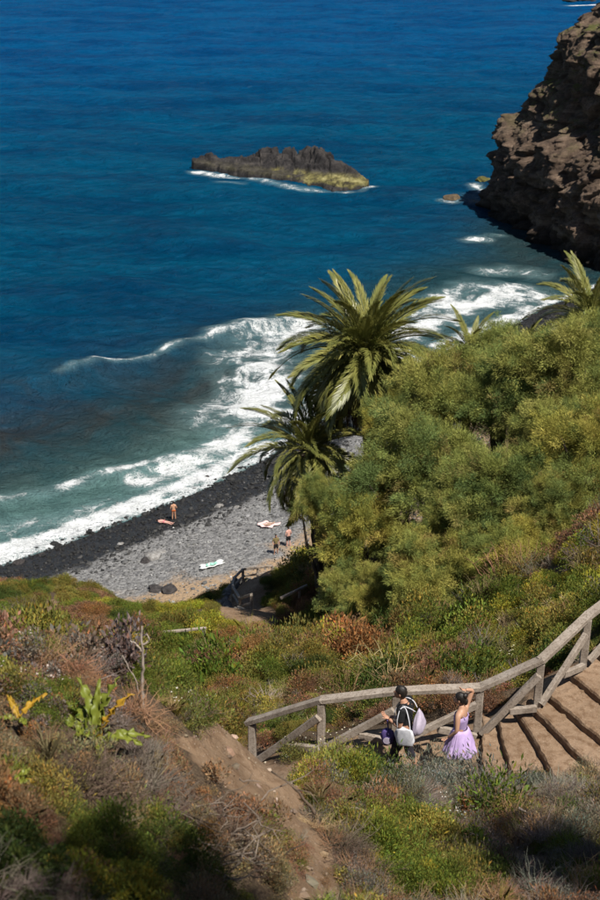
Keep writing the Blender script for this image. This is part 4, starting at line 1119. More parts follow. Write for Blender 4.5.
# the man: walking left, head bent, left forearm raised in front
qm = Pz(404, 774, Z0)
FACE_M = R(66)
poseM = dict(pel=(0, 0, .96), spi=(0, .01, 1.14), che=(0, .035, 1.33), nek=(0, .055, 1.47), hea=(0, .085, 1.55), headc=(0, .115, 1.635),
    shoL=(-.185, .03, 1.40), elbL=(-.235, .02, 1.11), wriL=(-.16, .25, 1.17), shoR=(.185, .03, 1.40), elbR=(.235, -.02, 1.12), wriR=(.19, .18, 1.02),
    hipL=(-.095, 0, .88), kneL=(-.10, .16, .50), ankL=(-.10, .12, .09), toeL=(-.11, .28, .04), hipR=(.095, 0, .88), kneR=(.10, -.02, .49), ankR=(.10, -.20, .11), toeR=(.11, -.06, .03), turn=0.1)
man, JM, kM, hcM, tM = person("dark-haired person in black T-shirt carrying white bags, walking on the landing", (qm[0], qm[1], Z0), FACE_M, m_skin1, poseM, None, 1.66)
hair_cap(man, hcM, kM, tM, m_hair)
def lerp3(a, b, t_): return tuple(x + (y - x) * t_ for x, y in zip(a, b))
def tee(root, J, k, mat, name="t_shirt", sl=0.55, slim=1.0):
    s_ = k * slim
    ch = [[((J['pel'][0], J['pel'][1], J['pel'][2] - .03), .155*s_, .125*s_), (J['spi'], .14*s_, .108*s_), (J['che'], .180*s_, .132*s_), (lerp3(J['che'], J['nek'], .72), .120*s_, .105*s_), (lerp3(J['che'], J['nek'], .98), .082*s_, .080*s_)]]
    for S in 'LR': ch.append([(J['che'], .180*s_, .132*s_), (J['sho'+S], .090*s_, .086*s_), (lerp3(J['sho'+S], J['elb'+S], sl), .066*s_, .066*s_), (lerp3(J['sho'+S], J['elb'+S], sl + .12), .068*s_, .068*s_)])
    return skin_mesh(name, ch, mat, root)
def shorts(root, J, k, mat, f=0.85, name="shorts", slim=1.0):
    s_ = k * slim
    ch = [[((J['pel'][0], J['pel'][1], J['pel'][2] + .08), .135*s_, .112*s_), (J['pel'], .148*s_, .12*s_)]]
    for S in 'LR': ch.append([(J['pel'], .148*s_, .12*s_), (J['hip'+S], .108*s_, .108*s_), (lerp3(J['hip'+S], J['kne'+S], f * .6), .098*s_, .098*s_), (lerp3(J['hip'+S], J['kne'+S], f), .094*s_, .094*s_)])
    return skin_mesh(name, ch, mat, root)
tee(man, JM, kM, m_black); shorts(man, JM, kM, m_navy, 1.0)
for S in 'LR': skin_mesh("calf_shade", [[(lerp3(JM['hip'+S], JM['kne'+S], .7), .094*kM, .094*kM), (JM['kne'+S], .082*kM, .082*kM), (lerp3(JM['kne'+S], JM['ank'+S], .55), .075*kM, .075*kM)]], m_navy, man)  # added dark cloth over the calves, standing in for shade on bare legs
def shoe(root, J, S, k, mat):
    a, t_ = Vector(J['ank'+S]), Vector(J['toe'+S])
    skin_mesh("shoe", [[(tuple(a + Vector((0, -.045, -.045)) * k), .062*k, .055*k), (tuple(a.lerp(t_, .5) + Vector((0, 0, -.02)) * k), .060*k, .055*k), (tuple(t_ + Vector((0, .04, -.005)) * k), .054*k, .042*k)]], mat, root)
for S in 'LR': shoe(man, JM, S, kM, m_shoe)
def local(root, v): return root.matrix_basis @ Vector(v)
def bag(name, label, root, centre, size, rz_extra, mat, strap_pts, strap_r=0.014, stuffed=0.35, strapmat=None, cinch=False):
    """a soft fabric bag: bulging quad-sphere squeezed to a pouch, with a strap as a part"""
    c_ = local(root, centre)
    o = empty(name, c_, root.rotation_euler.z + rz_extra); tag(o, label, "bag")
    nu_, nv2 = 20, 16; V, F = [], []
    for j in range(nv2 + 1):
        v = j / nv2
        w = (math.sin(math.pi * min(1, max(0.02, v * 0.92 + 0.04))) ** stuffed)
        if cinch: w *= 1 - 0.75 * v ** 2.2
        for i in range(nu_):
            a = 2 * math.pi * i / nu_
            cx, cy = math.cos(a), math.sin(a)
            sq = (abs(cx) ** 4 + abs(cy) ** 4) ** -0.25
            fold = 1 + 0.10 * math.sin(a * 7 + v * 6) * (0.3 + v) + 0.09 * math.sin(a * 3 - v * 5)
            V.append((cx * sq * size[0] / 2 * w * fold, cy * sq * size[1] / 2 * w * fold, (v - 0.5) * size[2] + 0.015 * math.sin(a * 2)))
    for j in range(nv2):
        for i in range(nu_):
            F.append((j * nu_ + i, j * nu_ + (i + 1) % nu_, (j + 1) * nu_ + (i + 1) % nu_, (j + 1) * nu_ + i))
    F += [tuple(range(nu_))[::-1], tuple(nv2 * nu_ + i for i in range(nu_))]
    mesh_obj("pouch", V, F, mat, o, True)
    inv = o.matrix_basis.inverted()
    for sp in strap_pts:
        mb = MB(); pts_ = [inv @ local(root, q) for q in sp]
        P_ = resample(np.array([list(q) for q in pts_]), 26)
        mb.tube([tuple(q) for q in P_], strap_r, 6); mb.build("strap", strapmat or mat, o, True)
    return o
bpy.context.view_layer.update()
bag("tote_bag", "white cloth tote bag hanging at the walker's hip", man, (-.225, -.06, .90), (.07, .30, .32), 0, m_white,
    [[(-.23, .06, 1.02), (-.268, .06, 1.20), (-.205, .04, 1.375), (-.14, -.02, 1.385), (-.20, -.11, 1.22), (-.23, -.15, 1.02)]], 0.008, 0.2)
bag("drawstring_bag", "pale lilac drawstring backpack slung on the back of the walker in black", man, (.02, -.20, 1.08), (.34, .18, .44), 0, m_lilac_bag,
    [[(.10, -.14, 1.27), (.12, -.07, 1.36), (.13, .05, 1.385), (.15, .14, 1.28), (.17, .08, 1.06), (.16, -.12, .93)], [(-.02, -.15, 1.27), (-.09, -.08, 1.36), (-.12, .05, 1.385), (-.13, .145, 1.28), (-.17, .10, 1.08), (-.13, -.12, .93)]], 0.008, 0.25, m_white, True)
m_purple = plain_mat("purple_pouch", (0.10, 0.07, 0.22), (0.06, 0.04, 0.14), 10, 0.8, 0.2, 0.01)
pp = bag("pouch_bag", "small dark purple pouch with a pale round print carried in front of the walker", man, (-.12, .25, .74), (.11, .22, .28), 0.2, m_purple, [[(-.13, .24, .86), (-.15, .25, 0.98), (-.16, .26, 1.09)]], 0.012, 0.3)
mb = MB(); mb.v = [(-.068, .06 * math.cos(a) + 0.01, .06 * math.sin(a) - 0.03) for a in np.linspace(0, 6.283, 20, endpoint=False)]; mb.v += [(-.074, v[1], v[2]) for v in mb.v[:20]]
mb.f = [tuple(range(20, 40))] + [(i, (i + 1) % 20, 20 + (i + 1) % 20, 20 + i) for i in range(20)]
mb.build("round_print", m_lilac_bag, pp)

# the woman: seen from behind and left, right hand on her head
qw = Pz(458, 776, Z0)
poseW = dict(hea=(0, .03, 1.555), headc=(0, .05, 1.64), shoL=(-.165, 0, 1.40), elbL=(-.235, -.03, 1.13), wriL=(-.22, .13, .93),
    shoR=(.165, 0, 1.41), elbR=(.27, -.06, 1.70), wriR=(.125, .01, 1.765), hipL=(-.09, 0, .88), kneL=(-.09, .05, .49), ankL=(-.09, -.02, .09), toeL=(-.10, .12, .035),
    hipR=(.09, 0, .88), kneR=(.09, .02, .49), ankR=(.09, -.04, .09), toeR=(.10, .10, .035), turn=0.15)
woman, JW, kW, hcW, tW = person("dark-haired person in lilac tulle dress with one hand raised to the head", (qw[0], qw[1], Z0), R(58), m_skin2, poseW, None, 1.58, 0.92)
hair_cap(woman, hcW, kW, tW, m_hair, style='bun')
for S in 'LR': shoe(woman, JW, S, kW, m_shoe)
def ruffle(root, name, prof, mat, waves, amp, n=120, seed=0, thick=True):
    V, F = [], []
    for j, (r, z, a_) in enumerate(prof):
        for i in range(n):
            t_ = 2 * math.pi * i / n
            rr = r * (1 + amp * a_ * (math.sin(t_ * waves + seed + 1.5 * math.sin(t_ * 3 + seed)) + 0.6 * math.sin(round(waves * 1.7) * t_ + 2 * seed + j * .2) + 1.4 * math.sin(3 * t_ + seed) + 0.8 * math.sin(5 * t_ + 2 * seed)))
            V.append((rr * math.cos(t_) * 1.08, rr * math.sin(t_) * 0.95, z + 0.012 * a_ * math.sin(t_ * waves * 1.3 + seed)))
    for j in range(len(prof) - 1):
        for i in range(n):
            F.append((j * n + i, j * n + (i + 1) % n, (j + 1) * n + (i + 1) % n, (j + 1) * n + i))
    o = mesh_obj(name, V, F, mat, root, True)
    if thick:
        sd = o.modifiers.new("t", 'SOLIDIFY'); sd.thickness = 0.004
    return o
kq = kW
dress = ruffle(woman, "dress", [(.118*kq, 1.33*kq, 0), (.128*kq, 1.24*kq, 0), (.120*kq, 1.15*kq, 0), (.108*kq, 1.06*kq, 0), (.112*kq, 1.03*kq, .0)], m_bodice, 5, .02)
dress.location = (0, .01, 0)
for k_, (r0, r1, z0_, z1, wv_, am) in enumerate(((.11, .275, 1.04, .56, 9, .07), (.113, .285, 1.045, .58, 14, .05), (.116, .27, 1.05, .63, 21, .035))):
    o = ruffle(woman, "skirt_layer", [((r0 + (r1 - r0) * (q ** 0.7)) * kq, (z0_ + (z1 - z0_) * q) * kq, q) for q in np.linspace(0, 1, 12)], m_lilac, wv_, am, 160, k_ * 1.3)
    o.location = (0, -0.005, 0)
for s in (-1, 1):
    mb = MB(); mb.tube([tuple(v * kq for v in w_) for w_ in ((s * .07, .115, 1.29), (s * .10, .06, 1.40), (s * .10, -.02, 1.43), (s * .07, -.10, 1.30))], .010, 6); mb.build("strap", m_bodice, woman)

# bathers on the beach
stand = dict(shoL=(-.17, 0, 1.40), elbL=(-.25, -.02, 1.12), wriL=(-.24, .10, .88), shoR=(.17, 0, 1.40), elbR=(.26, 0, 1.13), wriR=(.22, .14, .95), hipL=(-.09, 0, .88), kneL=(-.11, .03, .49), ankL=(-.13, -.02, .09), toeL=(-.15, .12, .035), hipR=(.09, 0, .88), kneR=(.11, .02, .49), ankR=(.13, -.03, .09), toeR=(.15, .10, .035))
def lie(P_):   # lay the standing pose on its back: up becomes along y
    return {a: ((b[0], b[2] - 0.95, 0.16 + b[1] * 0.9) if isinstance(b, tuple) else b) for a, b in P_.items()}
m_skin3 = skin_mat("skin_pale_tan", (0.55, 0.30, 0.19)); m_skin4 = skin_mat("skin_pink", (0.58, 0.33, 0.27))  # plain base tones, paler than the walkers' skin
m_orange = plain_mat("orange_swimwear", (0.5, 0.12, 0.03)); m_pink = plain_mat("pink_swimwear", (0.55, 0.12, 0.18)); m_olive = plain_mat("khaki_cloth", (0.20, 0.16, 0.07))
q = hit(174, 520)
b1_, J_, k_, hc_, t_ = person("bather standing on the wet black stones by the surf", q, R(10), m_skin3, stand, None, 1.72, 1, False)
hair_cap(b1_, hc_, k_, t_, m_hair); shorts(b1_, J_, k_, m_orange, .12, "swim_bottoms")
q = hit(164, 524)
ly = lie(dict(stand, pel=(0, 0, .96), spi=(0, 0, 1.14), che=(0, .01, 1.33), nek=(0, 0, 1.47), hea=(0, .015, 1.56), headc=(0, .03, 1.66)))
b2_, J_, k_, hc_, t_ = person("pink-skinned bather lying on the stones beside the standing one", (q[0], q[1], q[2] + 0.05), R(65), m_skin4, ly, None, 1.7, 1, False)
hair_cap(b2_, hc_, k_, t_, m_hair); shorts(b2_, {a: b for a, b in J_.items()}, k_, m_pink, .10, "swim_bottoms")
q = hit(276, 555)
b3_, J_, k_, hc_, t_ = person("person in khaki top and dark shorts standing at the back of the beach", q, R(200), m_skin1, stand, None, 1.75, 1, False)
hair_cap(b3_, hc_, k_, t_, m_hair); tee(b3_, J_, k_, m_olive); shorts(b3_, J_, k_, m_black)
q = hit(288.5, 547)
b4_, J_, k_, hc_, t_ = person("bare-chested person in dark shorts under the lower palm's hanging fronds", q, R(30), m_skin4, stand, None, 1.75, 1, False)
hair_cap(b4_, hc_, k_, t_, m_hair); shorts(b4_, J_, k_, m_black)
def towel(label, px, py, w, l, rz, mat, mat2):
    q = hit(px, py); o = empty("beach_towel", (q[0], q[1], q[2] + 0.12), rz); tag(o, label, "towel")
    n = 16; V = []
    for j in range(n):
        for i in range(n):
            u_, v_ = i / (n - 1), j / (n - 1); x, y = (u_ - .5) * w + 0.10 * math.sin(v_ * 7 + 1) * w, (v_ - .5) * l + 0.08 * math.sin(u_ * 6) * l
            V.append((x, y, gz(q[0] + x * math.cos(rz) - y * math.sin(rz), q[1] + x * math.sin(rz) + y * math.cos(rz)) - q[2] + 0.03 + 0.06 * math.sin(x * 7 + y * 3) * math.cos(y * 6 - x * 2)))
    F = grid_faces(n, n)
    s = mesh_obj("cloth", V, F, mat, o, True); s.modifiers.new("t", 'SOLIDIFY').thickness = 0.02
    if mat2:
        V2 = [(v[0] * 0.55, v[1] * 0.5, v[2] + 0.045) for v in V]
        s = mesh_obj("folded_cloth", V2, F, mat2, o, True); s.modifiers.new("t", 'SOLIDIFY').thickness = 0.05
    return o
m_tp = plain_mat("pink_towel", (0.62, 0.42, 0.42), (0.7, 0.55, 0.52)); m_tt = plain_mat("tan_cloth", (0.42, 0.28, 0.2)); m_tw = plain_mat("white_towel", (0.72, 0.73, 0.72)); m_tg = plain_mat("mint_cloth", (0.28, 0.55, 0.45))
towel("pale pink towel spread on the grey shingle below the palm fronds", 268, 526, 1.0, 1.6, 0.9, m_tp, m_tt)
towel("white towel with a mint green cloth on the shingle", 212, 566, 0.8, 1.9, 2.1, m_tw, m_tg)
# ------------------------------------------------------------------ scrub
def tint_leaf_mat(name, trans=0.25, rough=0.7, spec=0.2):
    m, nt, p = new_mat(name)
    col = mixc(nt, 1.0, attr(nt, "tint", 'INSTANCER', "Color"), attr(nt, "lv", 'GEOMETRY', "Color"), 'MULTIPLY')
    nt.links.new(col, p.inputs["Base Color"]); p.inputs["Roughness"].default_value = rough; p.inputs["Specular IOR Level"].default_value = spec
    tr = nt.nodes.new("ShaderNodeBsdfTranslucent"); nt.links.new(col, tr.inputs[0])
    mx = nt.nodes.new("ShaderNodeMixShader"); mx.inputs[0].default_value = trans
    nt.links.new(p.outputs[0], mx.inputs[1]); nt.links.new(tr.outputs[0], mx.inputs[2]); nt.links.new(mx.outputs[0], nt.nodes["Material Output"].inputs[0])
    return m
m_scrub = tint_leaf_mat("scrub_leaf")
m_twig_i = tint_leaf_mat("dry_twig", 0.0, 0.95, 0.05)
def unit(v): return v / (np.linalg.norm(v, axis=-1, keepdims=True) + 1e-9)
def leaf_cloud(name, n, rad, h, ll, lw, seed, mat, up=0.5, shell=0.55, sub=5, link=False, tint=None, dead=0.10, parent=None):
    """leaves spread through a lumpy dome, gathered on sub-clumps; every leaf a folded diamond"""
    rr = np.random.default_rng(seed)
    cc = rr.normal(size=(sub, 3)); cc = unit(cc) * rr.uniform(0.25, 0.6, (sub, 1)); cc[:, 2] = np.abs(cc[:, 2]) * 0.8
    cr = rr.uniform(0.35, 0.6, sub)
    ci = rr.integers(0, sub, n)
    d = unit(rr.normal(size=(n, 3)) + np.array([0, 0, 0.35]))
    pos = (cc[ci] + d * (cr[ci] * rr.uniform(shell, 1.0, n))[:, None]) * np.array([rad, rad, h])
    pos[:, 2] = np.abs(pos[:, 2])
    ld = unit(d * 0.8 + np.array([0, 0, up]) + rr.normal(0, 0.45, (n, 3)))
    sd = unit(np.cross(ld, rr.normal(size=(n, 3))))
    nn = np.cross(ld, sd)
    l_ = ll * rr.uniform(0.6, 1.3, n)[:, None]; w_ = lw * rr.uniform(0.7, 1.2, n)[:, None]
    mid = pos + ld * l_ * 0.5
    V = np.stack([pos, mid - sd * w_ / 2 + nn * w_ * 0.25, pos + ld * l_, mid + sd * w_ / 2 + nn * w_ * 0.25], 1).reshape(-1, 3)
    F = np.arange(n * 4).reshape(-1, 4)
    b_ = rr.uniform(0.65, 1.3, (n, 1)) * np.ones((n, 3)); hue = rr.normal(0, 0.12, n); b_[:, 0] *= 1 + hue; b_[:, 2] *= 1 - hue * 0.5
    dd = rr.uniform(size=n) < dead; b_[dd] *= np.array([1.35, 1.0, 0.8])
    b_ = np.repeat(b_, 4, 0)
    if tint is not None: b_ = b_ * np.asarray(tint)
    o = mesh_obj(name, V, F, mat, parent, attrs={"lv": ('FLOAT_COLOR', np.c_[b_, np.ones(len(b_))]), "tint": ('FLOAT_COLOR', np.c_[b_, np.ones(len(b_))])}, link=link)
    return o
def twig_cloud(name, n, rad, h, thick, seed, mat, link=False, parent=None, tint=None, curve=0.3):
    rr = random.Random(seed); mb = MB()
    for i in range(n):
        a = rr.uniform(0, 6.283); r0 = rr.uniform(0, 0.35) * rad
        p0 = Vector((r0 * math.cos(a), r0 * math.sin(a), 0)); el = rr.uniform(0.15, 1.3); az = a + rr.uniform(-0.8, 0.8)
        d = Vector((math.cos(az) * math.cos(el) * rad, math.sin(az) * math.cos(el) * rad, math.sin(el) * h))
        pts = [p0]; q = p0
        for s in range(4):
            q = q + d * 0.25 + Vector((rr.uniform(-1, 1), rr.uniform(-1, 1), rr.uniform(-1, 0.6))) * curve * 0.25 * rad; q.z = max(q.z, 0.01); pts.append(q.copy())
        mb.tube(pts, [thick, thick * .85, thick * .65, thick * .45, thick * .2], 3, False)
        for b in range(2):
            q0 = pts[rr.choice((2, 3))]; e = q0 + Vector((rr.uniform(-1, 1) * rad, rr.uniform(-1, 1) * rad, rr.uniform(0, 1) * h)) * 0.3
            mb.tube([q0, q0.lerp(e, .5) + Vector((0, 0, .03 * h)), e], [thick * .5, thick * .4, thick * .15], 3, False)
    o = mesh_obj(name, mb.v, mb.f, mat, parent, link=link)
    v = np.ones((len(mb.v), 4)) * 0.9; v[:, 3] = 1
    a = o.data.attributes.new("lv", 'FLOAT_COLOR', 'POINT'); a.data.foreach_set("color", v.astype(np.float32).ravel())
    return o
def grass_tuft(name, n, rad, h, w, seed, mat):
    rr = np.random.default_rng(seed)
    a = rr.uniform(0, 6.283, n); p0 = np.c_[np.cos(a), np.sin(a), np.zeros(n)] * (rad * 0.35 * rr.uniform(0, 1, n))[:, None]
    d = np.c_[np.cos(a) * 0.45, np.sin(a) * 0.45, np.ones(n)] + rr.normal(0, 0.2, (n, 3)); d = unit(d) * (h * rr.uniform(0.5, 1.1, n))[:, None]
    s = unit(np.cross(d, rr.normal(size=(n, 3)))) * w
    m1 = p0 + d * 0.55; tip = p0 + d + np.c_[np.cos(a), np.sin(a), -0.5 * np.ones(n)] * (0.25 * h)
    V = np.stack([p0 - s, p0 + s, m1 + s * .8, tip, m1 - s * .8], 1).reshape(-1, 3); F = np.arange(n * 5).reshape(-1, 5)
    lv = np.repeat(rr.uniform(0.6, 1.3, (n, 1)) * np.ones((n, 3)), 5, 0)
    return mesh_obj(name, V, F, mat, attrs={"lv": ('FLOAT_COLOR', np.c_[lv, np.ones(len(lv))])}, link=False)

def clumps(x, y, S, seed):
    """nearest jittered bush centre: centre x, y, distance in units of S, and two hashes per bush"""
    ix, iy = np.floor(x / S).astype(np.int64), np.floor(y / S).astype(np.int64)
    f = np.full(x.shape, 9.0); cx = np.zeros(x.shape); cy = np.zeros(x.shape); h1 = np.zeros(x.shape); h2 = np.zeros(x.shape); zz = ix * 0
    for a in (-1, 0, 1):
        for b in (-1, 0, 1):
            jx, jy = ix + a, iy + b
            qx, qy = jx + _hash(jx, jy, zz, seed), jy + _hash(jx, jy, zz, seed + 1)
            rad_ = 0.75 + 0.5 * _hash(jx, jy, zz, seed + 2)
            d_ = np.hypot(qx - x / S, qy - y / S) / rad_; nb = d_ < f
            f = np.where(nb, d_, f); cx = np.where(nb, qx * S, cx); cy = np.where(nb, qy * S, cy); h1 = np.where(nb, _hash(jx, jy, zz, seed + 3), h1); h2 = np.where(nb, _hash(jx, jy, zz, seed + 4), h2)
    return cx, cy, f, h1, h2
HASH = None
def pal(cols, w, n, jit=0.15, h=None):
    h = HASH if h is None else h
    if h is not None and len(h) == n:
        pick = np.where(rng.uniform(size=n) < 0.82, (h * 7.13 + len(cols) * 0.37) % 1.0, rng.uniform(size=n))
        c_ = np.array(cols)[np.minimum(np.searchsorted(np.cumsum(w) / sum(w), pick), len(cols) - 1)] * (0.82 + 0.36 * ((h * 13.7) % 1.0))[:, None]
    else: c_ = np.array(cols)[rng.choice(len(cols), n, p=np.array(w) / sum(w))]
    return np.clip(c_ * np.exp(rng.normal(0, jit, (n, 1))) * (1 + rng.normal(0, 0.06, (n, 3))), 0.005, 0.7)
GREEN, DKGREEN, OLIVE, YGREEN = (0.130, 0.160, 0.026), (0.066, 0.092, 0.020), (0.205, 0.180, 0.042), (0.30, 0.28, 0.038)
REDBR, RUST, STRAW, GREY, SAGE = (0.22, 0.125, 0.070), (0.27, 0.145, 0.055), (0.28, 0.21, 0.11), (0.17, 0.14, 0.115), (0.19, 0.19, 0.15)

# (1) middle slopes
mid = [leaf_cloud("mid_%d" % k, 760, 0.55, 0.52, 0.058, 0.026, 400 + k, m_scrub, sub=9, up=0.7) for k in range(4)]
mid += [twig_cloud("mid_t%d" % k, 40, 0.6, 0.55, 0.012, 410 + k, m_twig_i) for k in range(2)] + [grass_tuft("mid_u%d" % k, 140, 0.6, 0.5, 0.006, 415 + k, m_scrub) for k in range(2)]
n = 105000
x = rng.uniform(-46, 34, n); y = rng.uniform(18.4, 80, n)
hz = hill_base(x, y); bz = beach_z(x, y)
px, py, dep = project(np.c_[x, y, hz])
keep = (hz > bz + 0.25) & (px > -130) & (px < 730) & (poly_dist(x, y, LOWER) > 1.15) & (poly_dist(x, y, PATH) > 1.0)
st_ = poly_dist(x, y, [(q[0][0], q[0][1]) for q in posts[2:]]); keep &= ~((st_ < 0.55) | ((x > 3) & (y < 18.6 + (x - 4.5) * 0.75)))
bare = fbm(x * 0.22, y * 0.22, 0, 3, 501)
sl = in_poly(px, py, SOIL4)
keep &= ~(sl & (rng.uniform(size=n) < 0.86))
keep &= ~in_poly(px, py, SOIL5)
tx, ty, _ = project(np.c_[x, y, hz + 0.45]); keep &= ~(in_poly(tx, ty, [(212, 618), (232, 585), (262, 572), (262, 580), (246, 590), (252, 622)]) & (rng.uniform(size=n) < 0.95))
tx, ty, _ = project(np.c_[x, y, hz + 0.6]); keep &= ~(in_poly(tx, ty, [(112, 629), (210, 619), (212, 634), (115, 643)]) & (rng.uniform(size=n) < 0.7))
keep &= (bare < 1.0)
x, y, px, py = x[keep], y[keep], px[keep], py[keep]; n = len(x)
ca = clumps(x, y, 2.1, 601); cb = clumps(x, y, 1.15, 611); nearer = y < 31
cx_, cy_, cf, ch1, ch2 = (np.where(nearer, b_, a_) for a_, b_ in zip(ca, cb))
HASH = ch1
zone = fbm(cx_ * 0.30, cy_ * 0.30, 0, 3, 511) + 0.5 * (ch2 - 0.5)
zone2 = fbm(cx_ * 0.16, cy_ * 0.16, 0, 3, 521) + 0.4 * (ch2 - 0.5)
dome = np.clip(1 - (cf / 0.62) ** 2, 0, 1)
bushy = np.where(nearer, 0.42, 0.85) * (0.25 + 1.1 * ch2 ** 1.3)
right = px > 420 + (640 - py) * 0.3
tint = pal([GREEN, DKGREEN, OLIVE], [.55, .2, .25], n)
tt = pal([REDBR, OLIVE, RUST], [.55, .3, .15], n); m_ = zone > 0.30; tint[m_] = tt[m_]
tt = pal([OLIVE, YGREEN, GREEN], [.5, .22, .28], n); m_ = zone < -0.35; tint[m_] = tt[m_]
tt = pal([REDBR, RUST, OLIVE, GREEN, YGREEN], [.40, .22, .22, .1, .06], n); m_ = right & (zone2 > -0.25); tint[m_] = tt[m_]
tt = pal([GREEN, OLIVE, YGREEN], [.45, .4, .15], n); m_ = in_poly(px, py, [(480, 640), (600, 570), (620, 620), (520, 690), (470, 690)]); tint[m_] = tt[m_]
midx = rng.integers(0, 4, n); uu = rng.uniform(size=n)
uu = np.where((y > 46) & (x < 0), uu + 0.09, uu)
m_ = uu < 0.07; midx[m_] = rng.integers(4, 6, m_.sum()); tt = pal([GREY, STRAW, REDBR], [.4, .25, .35], n); tint[m_] = tt[m_]
m_ = (uu > 0.07) & (uu < 0.14); midx[m_] = rng.integers(6, 8, m_.sum()); tt = pal([STRAW, OLIVE, YGREEN], [.35, .4, .25], n); tint[m_] = tt[m_]
tt = pal([YGREEN, GREEN], [.75, .25], n); m_ = in_poly(px, py, [(150, 612), (200, 606), (205, 622), (165, 628)]); tint[m_] = tt[m_]
sc = np.exp(rng.normal(0, 0.36, n)) * np.where(vnoise(x * 1.1, y * 1.1, 0, 91) > 0.45, 1.45, 1.0) * np.where(y < 30, 0.52, np.where(y < 45, 0.72, 0.92)) * (1 + 0.35 * vnoise(x * 0.5, y * 0.5, 0, 77))
headl = (y > 46) & (x < 0); sc = np.where(headl, np.minimum(sc, 1.2) * 0.95, sc)
scl = np.c_[sc * 0.8, sc * 0.8, sc * rng.uniform(0.6, 1.3, n) * np.where(headl, 0.85, 1.0)]
scatter("hillside_scrub", "green and reddish low scrub carpeting the slopes above the beach", np.c_[x, y, hill_z(x, y) - 0.03 + dome * bushy * np.where(headl, 0.45, 1.0) * rng.uniform(0.45, 1.0, n)], rrot(n, 0.12), scl * (0.62 + 0.5 * dome)[:, None], midx, tint, mid)
HASH = None

# (2) the near bank
near_g = [leaf_cloud("near_g%d" % k, 620, 0.20, 0.22, 0.027, 0.008, 430 + k, m_scrub, up=0.9, sub=8) for k in range(3)]
near_b = [leaf_cloud("near_b%d" % k, 380, 0.20, 0.20, 0.033, 0.016, 440 + k, m_scrub, up=0.5, sub=7) for k in range(3)]
near_t = [twig_cloud("near_t%d" % k, 34, 0.30, 0.26, 0.0042, 450 + k, m_twig_i) for k in range(3)]
near_r = [grass_tuft("near_r%d" % k, 70, 0.2, 0.26, 0.004, 460 + k, m_scrub) for k in range(2)]
near_s = [leaf_cloud("near_s%d" % k, 420, 0.20, 0.28, 0.030, 0.007, 470 + k, m_scrub, up=1.3, sub=9) for k in range(2)]
protos = near_g + near_b + near_t + near_r + near_s          # 0-2 fine green, 3-5 broad, 6-8 twigs, 9-10 grass, 11-12 sage
protos = sorted(protos, key=lambda o: o.name)
order = [o.name for o in protos]
def idx_of(prefix): return np.array([i for i, nm_ in enumerate(order) if nm_.startswith(prefix)])
n = 64000
x = rng.uniform(-7.5, 9.5, n); y = rng.uniform(3.2, 17.2, n)
z = hill_z(x, y)
px, py, dep = project(np.c_[x, y, z])
keep = (px > -160) & (px < 760) & (py < 1000) & (dep > 3.0)
stair_poly = [(q[0], q[1]) for q in [rline(i, Z0)[0] for i in range(len(risers))]] + [(q[0], q[1]) for q in [rline(i, Z0)[1] for i in range(len(risers))][::-1]]
onstair = in_poly(x, y, stair_poly)
dpath = poly_dist(x, y, PATH)
keep &= ~onstair & (dpath > 0.98)
keep &= ~((px > 395) & (px < 640) & (py < 778))
soil = in_poly(px, py, SOIL) | in_poly(px, py, SOIL2) | in_poly(px, py, SOIL3)
keep &= ~(soil & (rng.uniform(size=n) < 0.85))
for zo in (0.1, 0.3):
    tx, ty, _ = project(np.c_[x, y, z + zo]); keep &= ~((in_poly(tx, ty, SOIL) & (rng.uniform(size=n) < 0.95)) | (in_poly(tx, ty, SOIL2) & (rng.uniform(size=n) < 0.35)))
tx, ty, _ = project(np.c_[x, y, z + 0.22])
keep &= ~((np.hypot((tx - 100) / 50, (ty - 712) / 46) < 1) & (rng.uniform(size=n) < 0.85)) & ~((np.hypot((tx - 20) / 25, (ty - 712) / 20) < 1) & (rng.uniform(size=n) < 0.8))
keep &= ~((np.hypot((tx - 205) / 50, (ty - 840) / 40) < 1) & (rng.uniform(size=n) < 0.5))
gap = fbm(x * 0.9, y * 0.9, 0, 3, 541)
keep &= (gap < 0.55) | (rng.uniform(size=n) < 0.25)
x, y, z, px, py, gap, dep = (v[keep] for v in (x, y, z, px, py, gap, dep)); n = len(x)
cx_, cy_, cf, ch1, ch2 = clumps(x, y, 0.62, 651)
HASH = ch1; dome = np.clip(1 - (cf / 0.62) ** 2, 0, 1)
kz = fbm(cx_ * 0.8, cy_ * 0.8, 0, 3, 551) + 0.7 * (ch2 - 0.5)
u = np.where(rng.uniform(size=n) < 0.75, (ch2 * 5.31) % 1.0, rng.uniform(size=n))
idx = np.zeros(n, int); tint = np.zeros((n, 3)); sc = np.exp(rng.normal(0, 0.28, n))
def setk(mask, prefix, cols, w, s=1.0):
    k = mask.sum()
    if not k: return
    idx[mask] = rng.choice(idx_of(prefix), k); tint[mask] = pal(cols, w, k, 0.15, HASH[mask]); sc[mask] *= s
allm = np.ones(n, bool)
setk(allm, "near_g", [GREEN, DKGREEN, OLIVE, STRAW, REDBR], [.26, .22, .30, .10, .12])
setk(kz > 0.45, "near_b", [DKGREEN, GREEN, OLIVE, RUST], [.35, .3, .2, .15])
setk(kz < -0.75, "near_t", [GREY, REDBR, STRAW], [.4, .4, .2], 1.0)
setk(u < 0.10, "near_r", [STRAW, OLIVE, YGREEN], [.4, .4, .2])
m_ = in_poly(px, py, [(-200, 640), (130, 665), (150, 705), (60, 740), (-200, 740)]) & (u < 0.75); setk(m_ & (u < 0.6), "near_b", [REDBR, RUST, GREY, OLIVE], [.4, .2, .25, .15]); setk(m_ & (u >= 0.6), "near_t", [GREY, REDBR], [.5, .5])
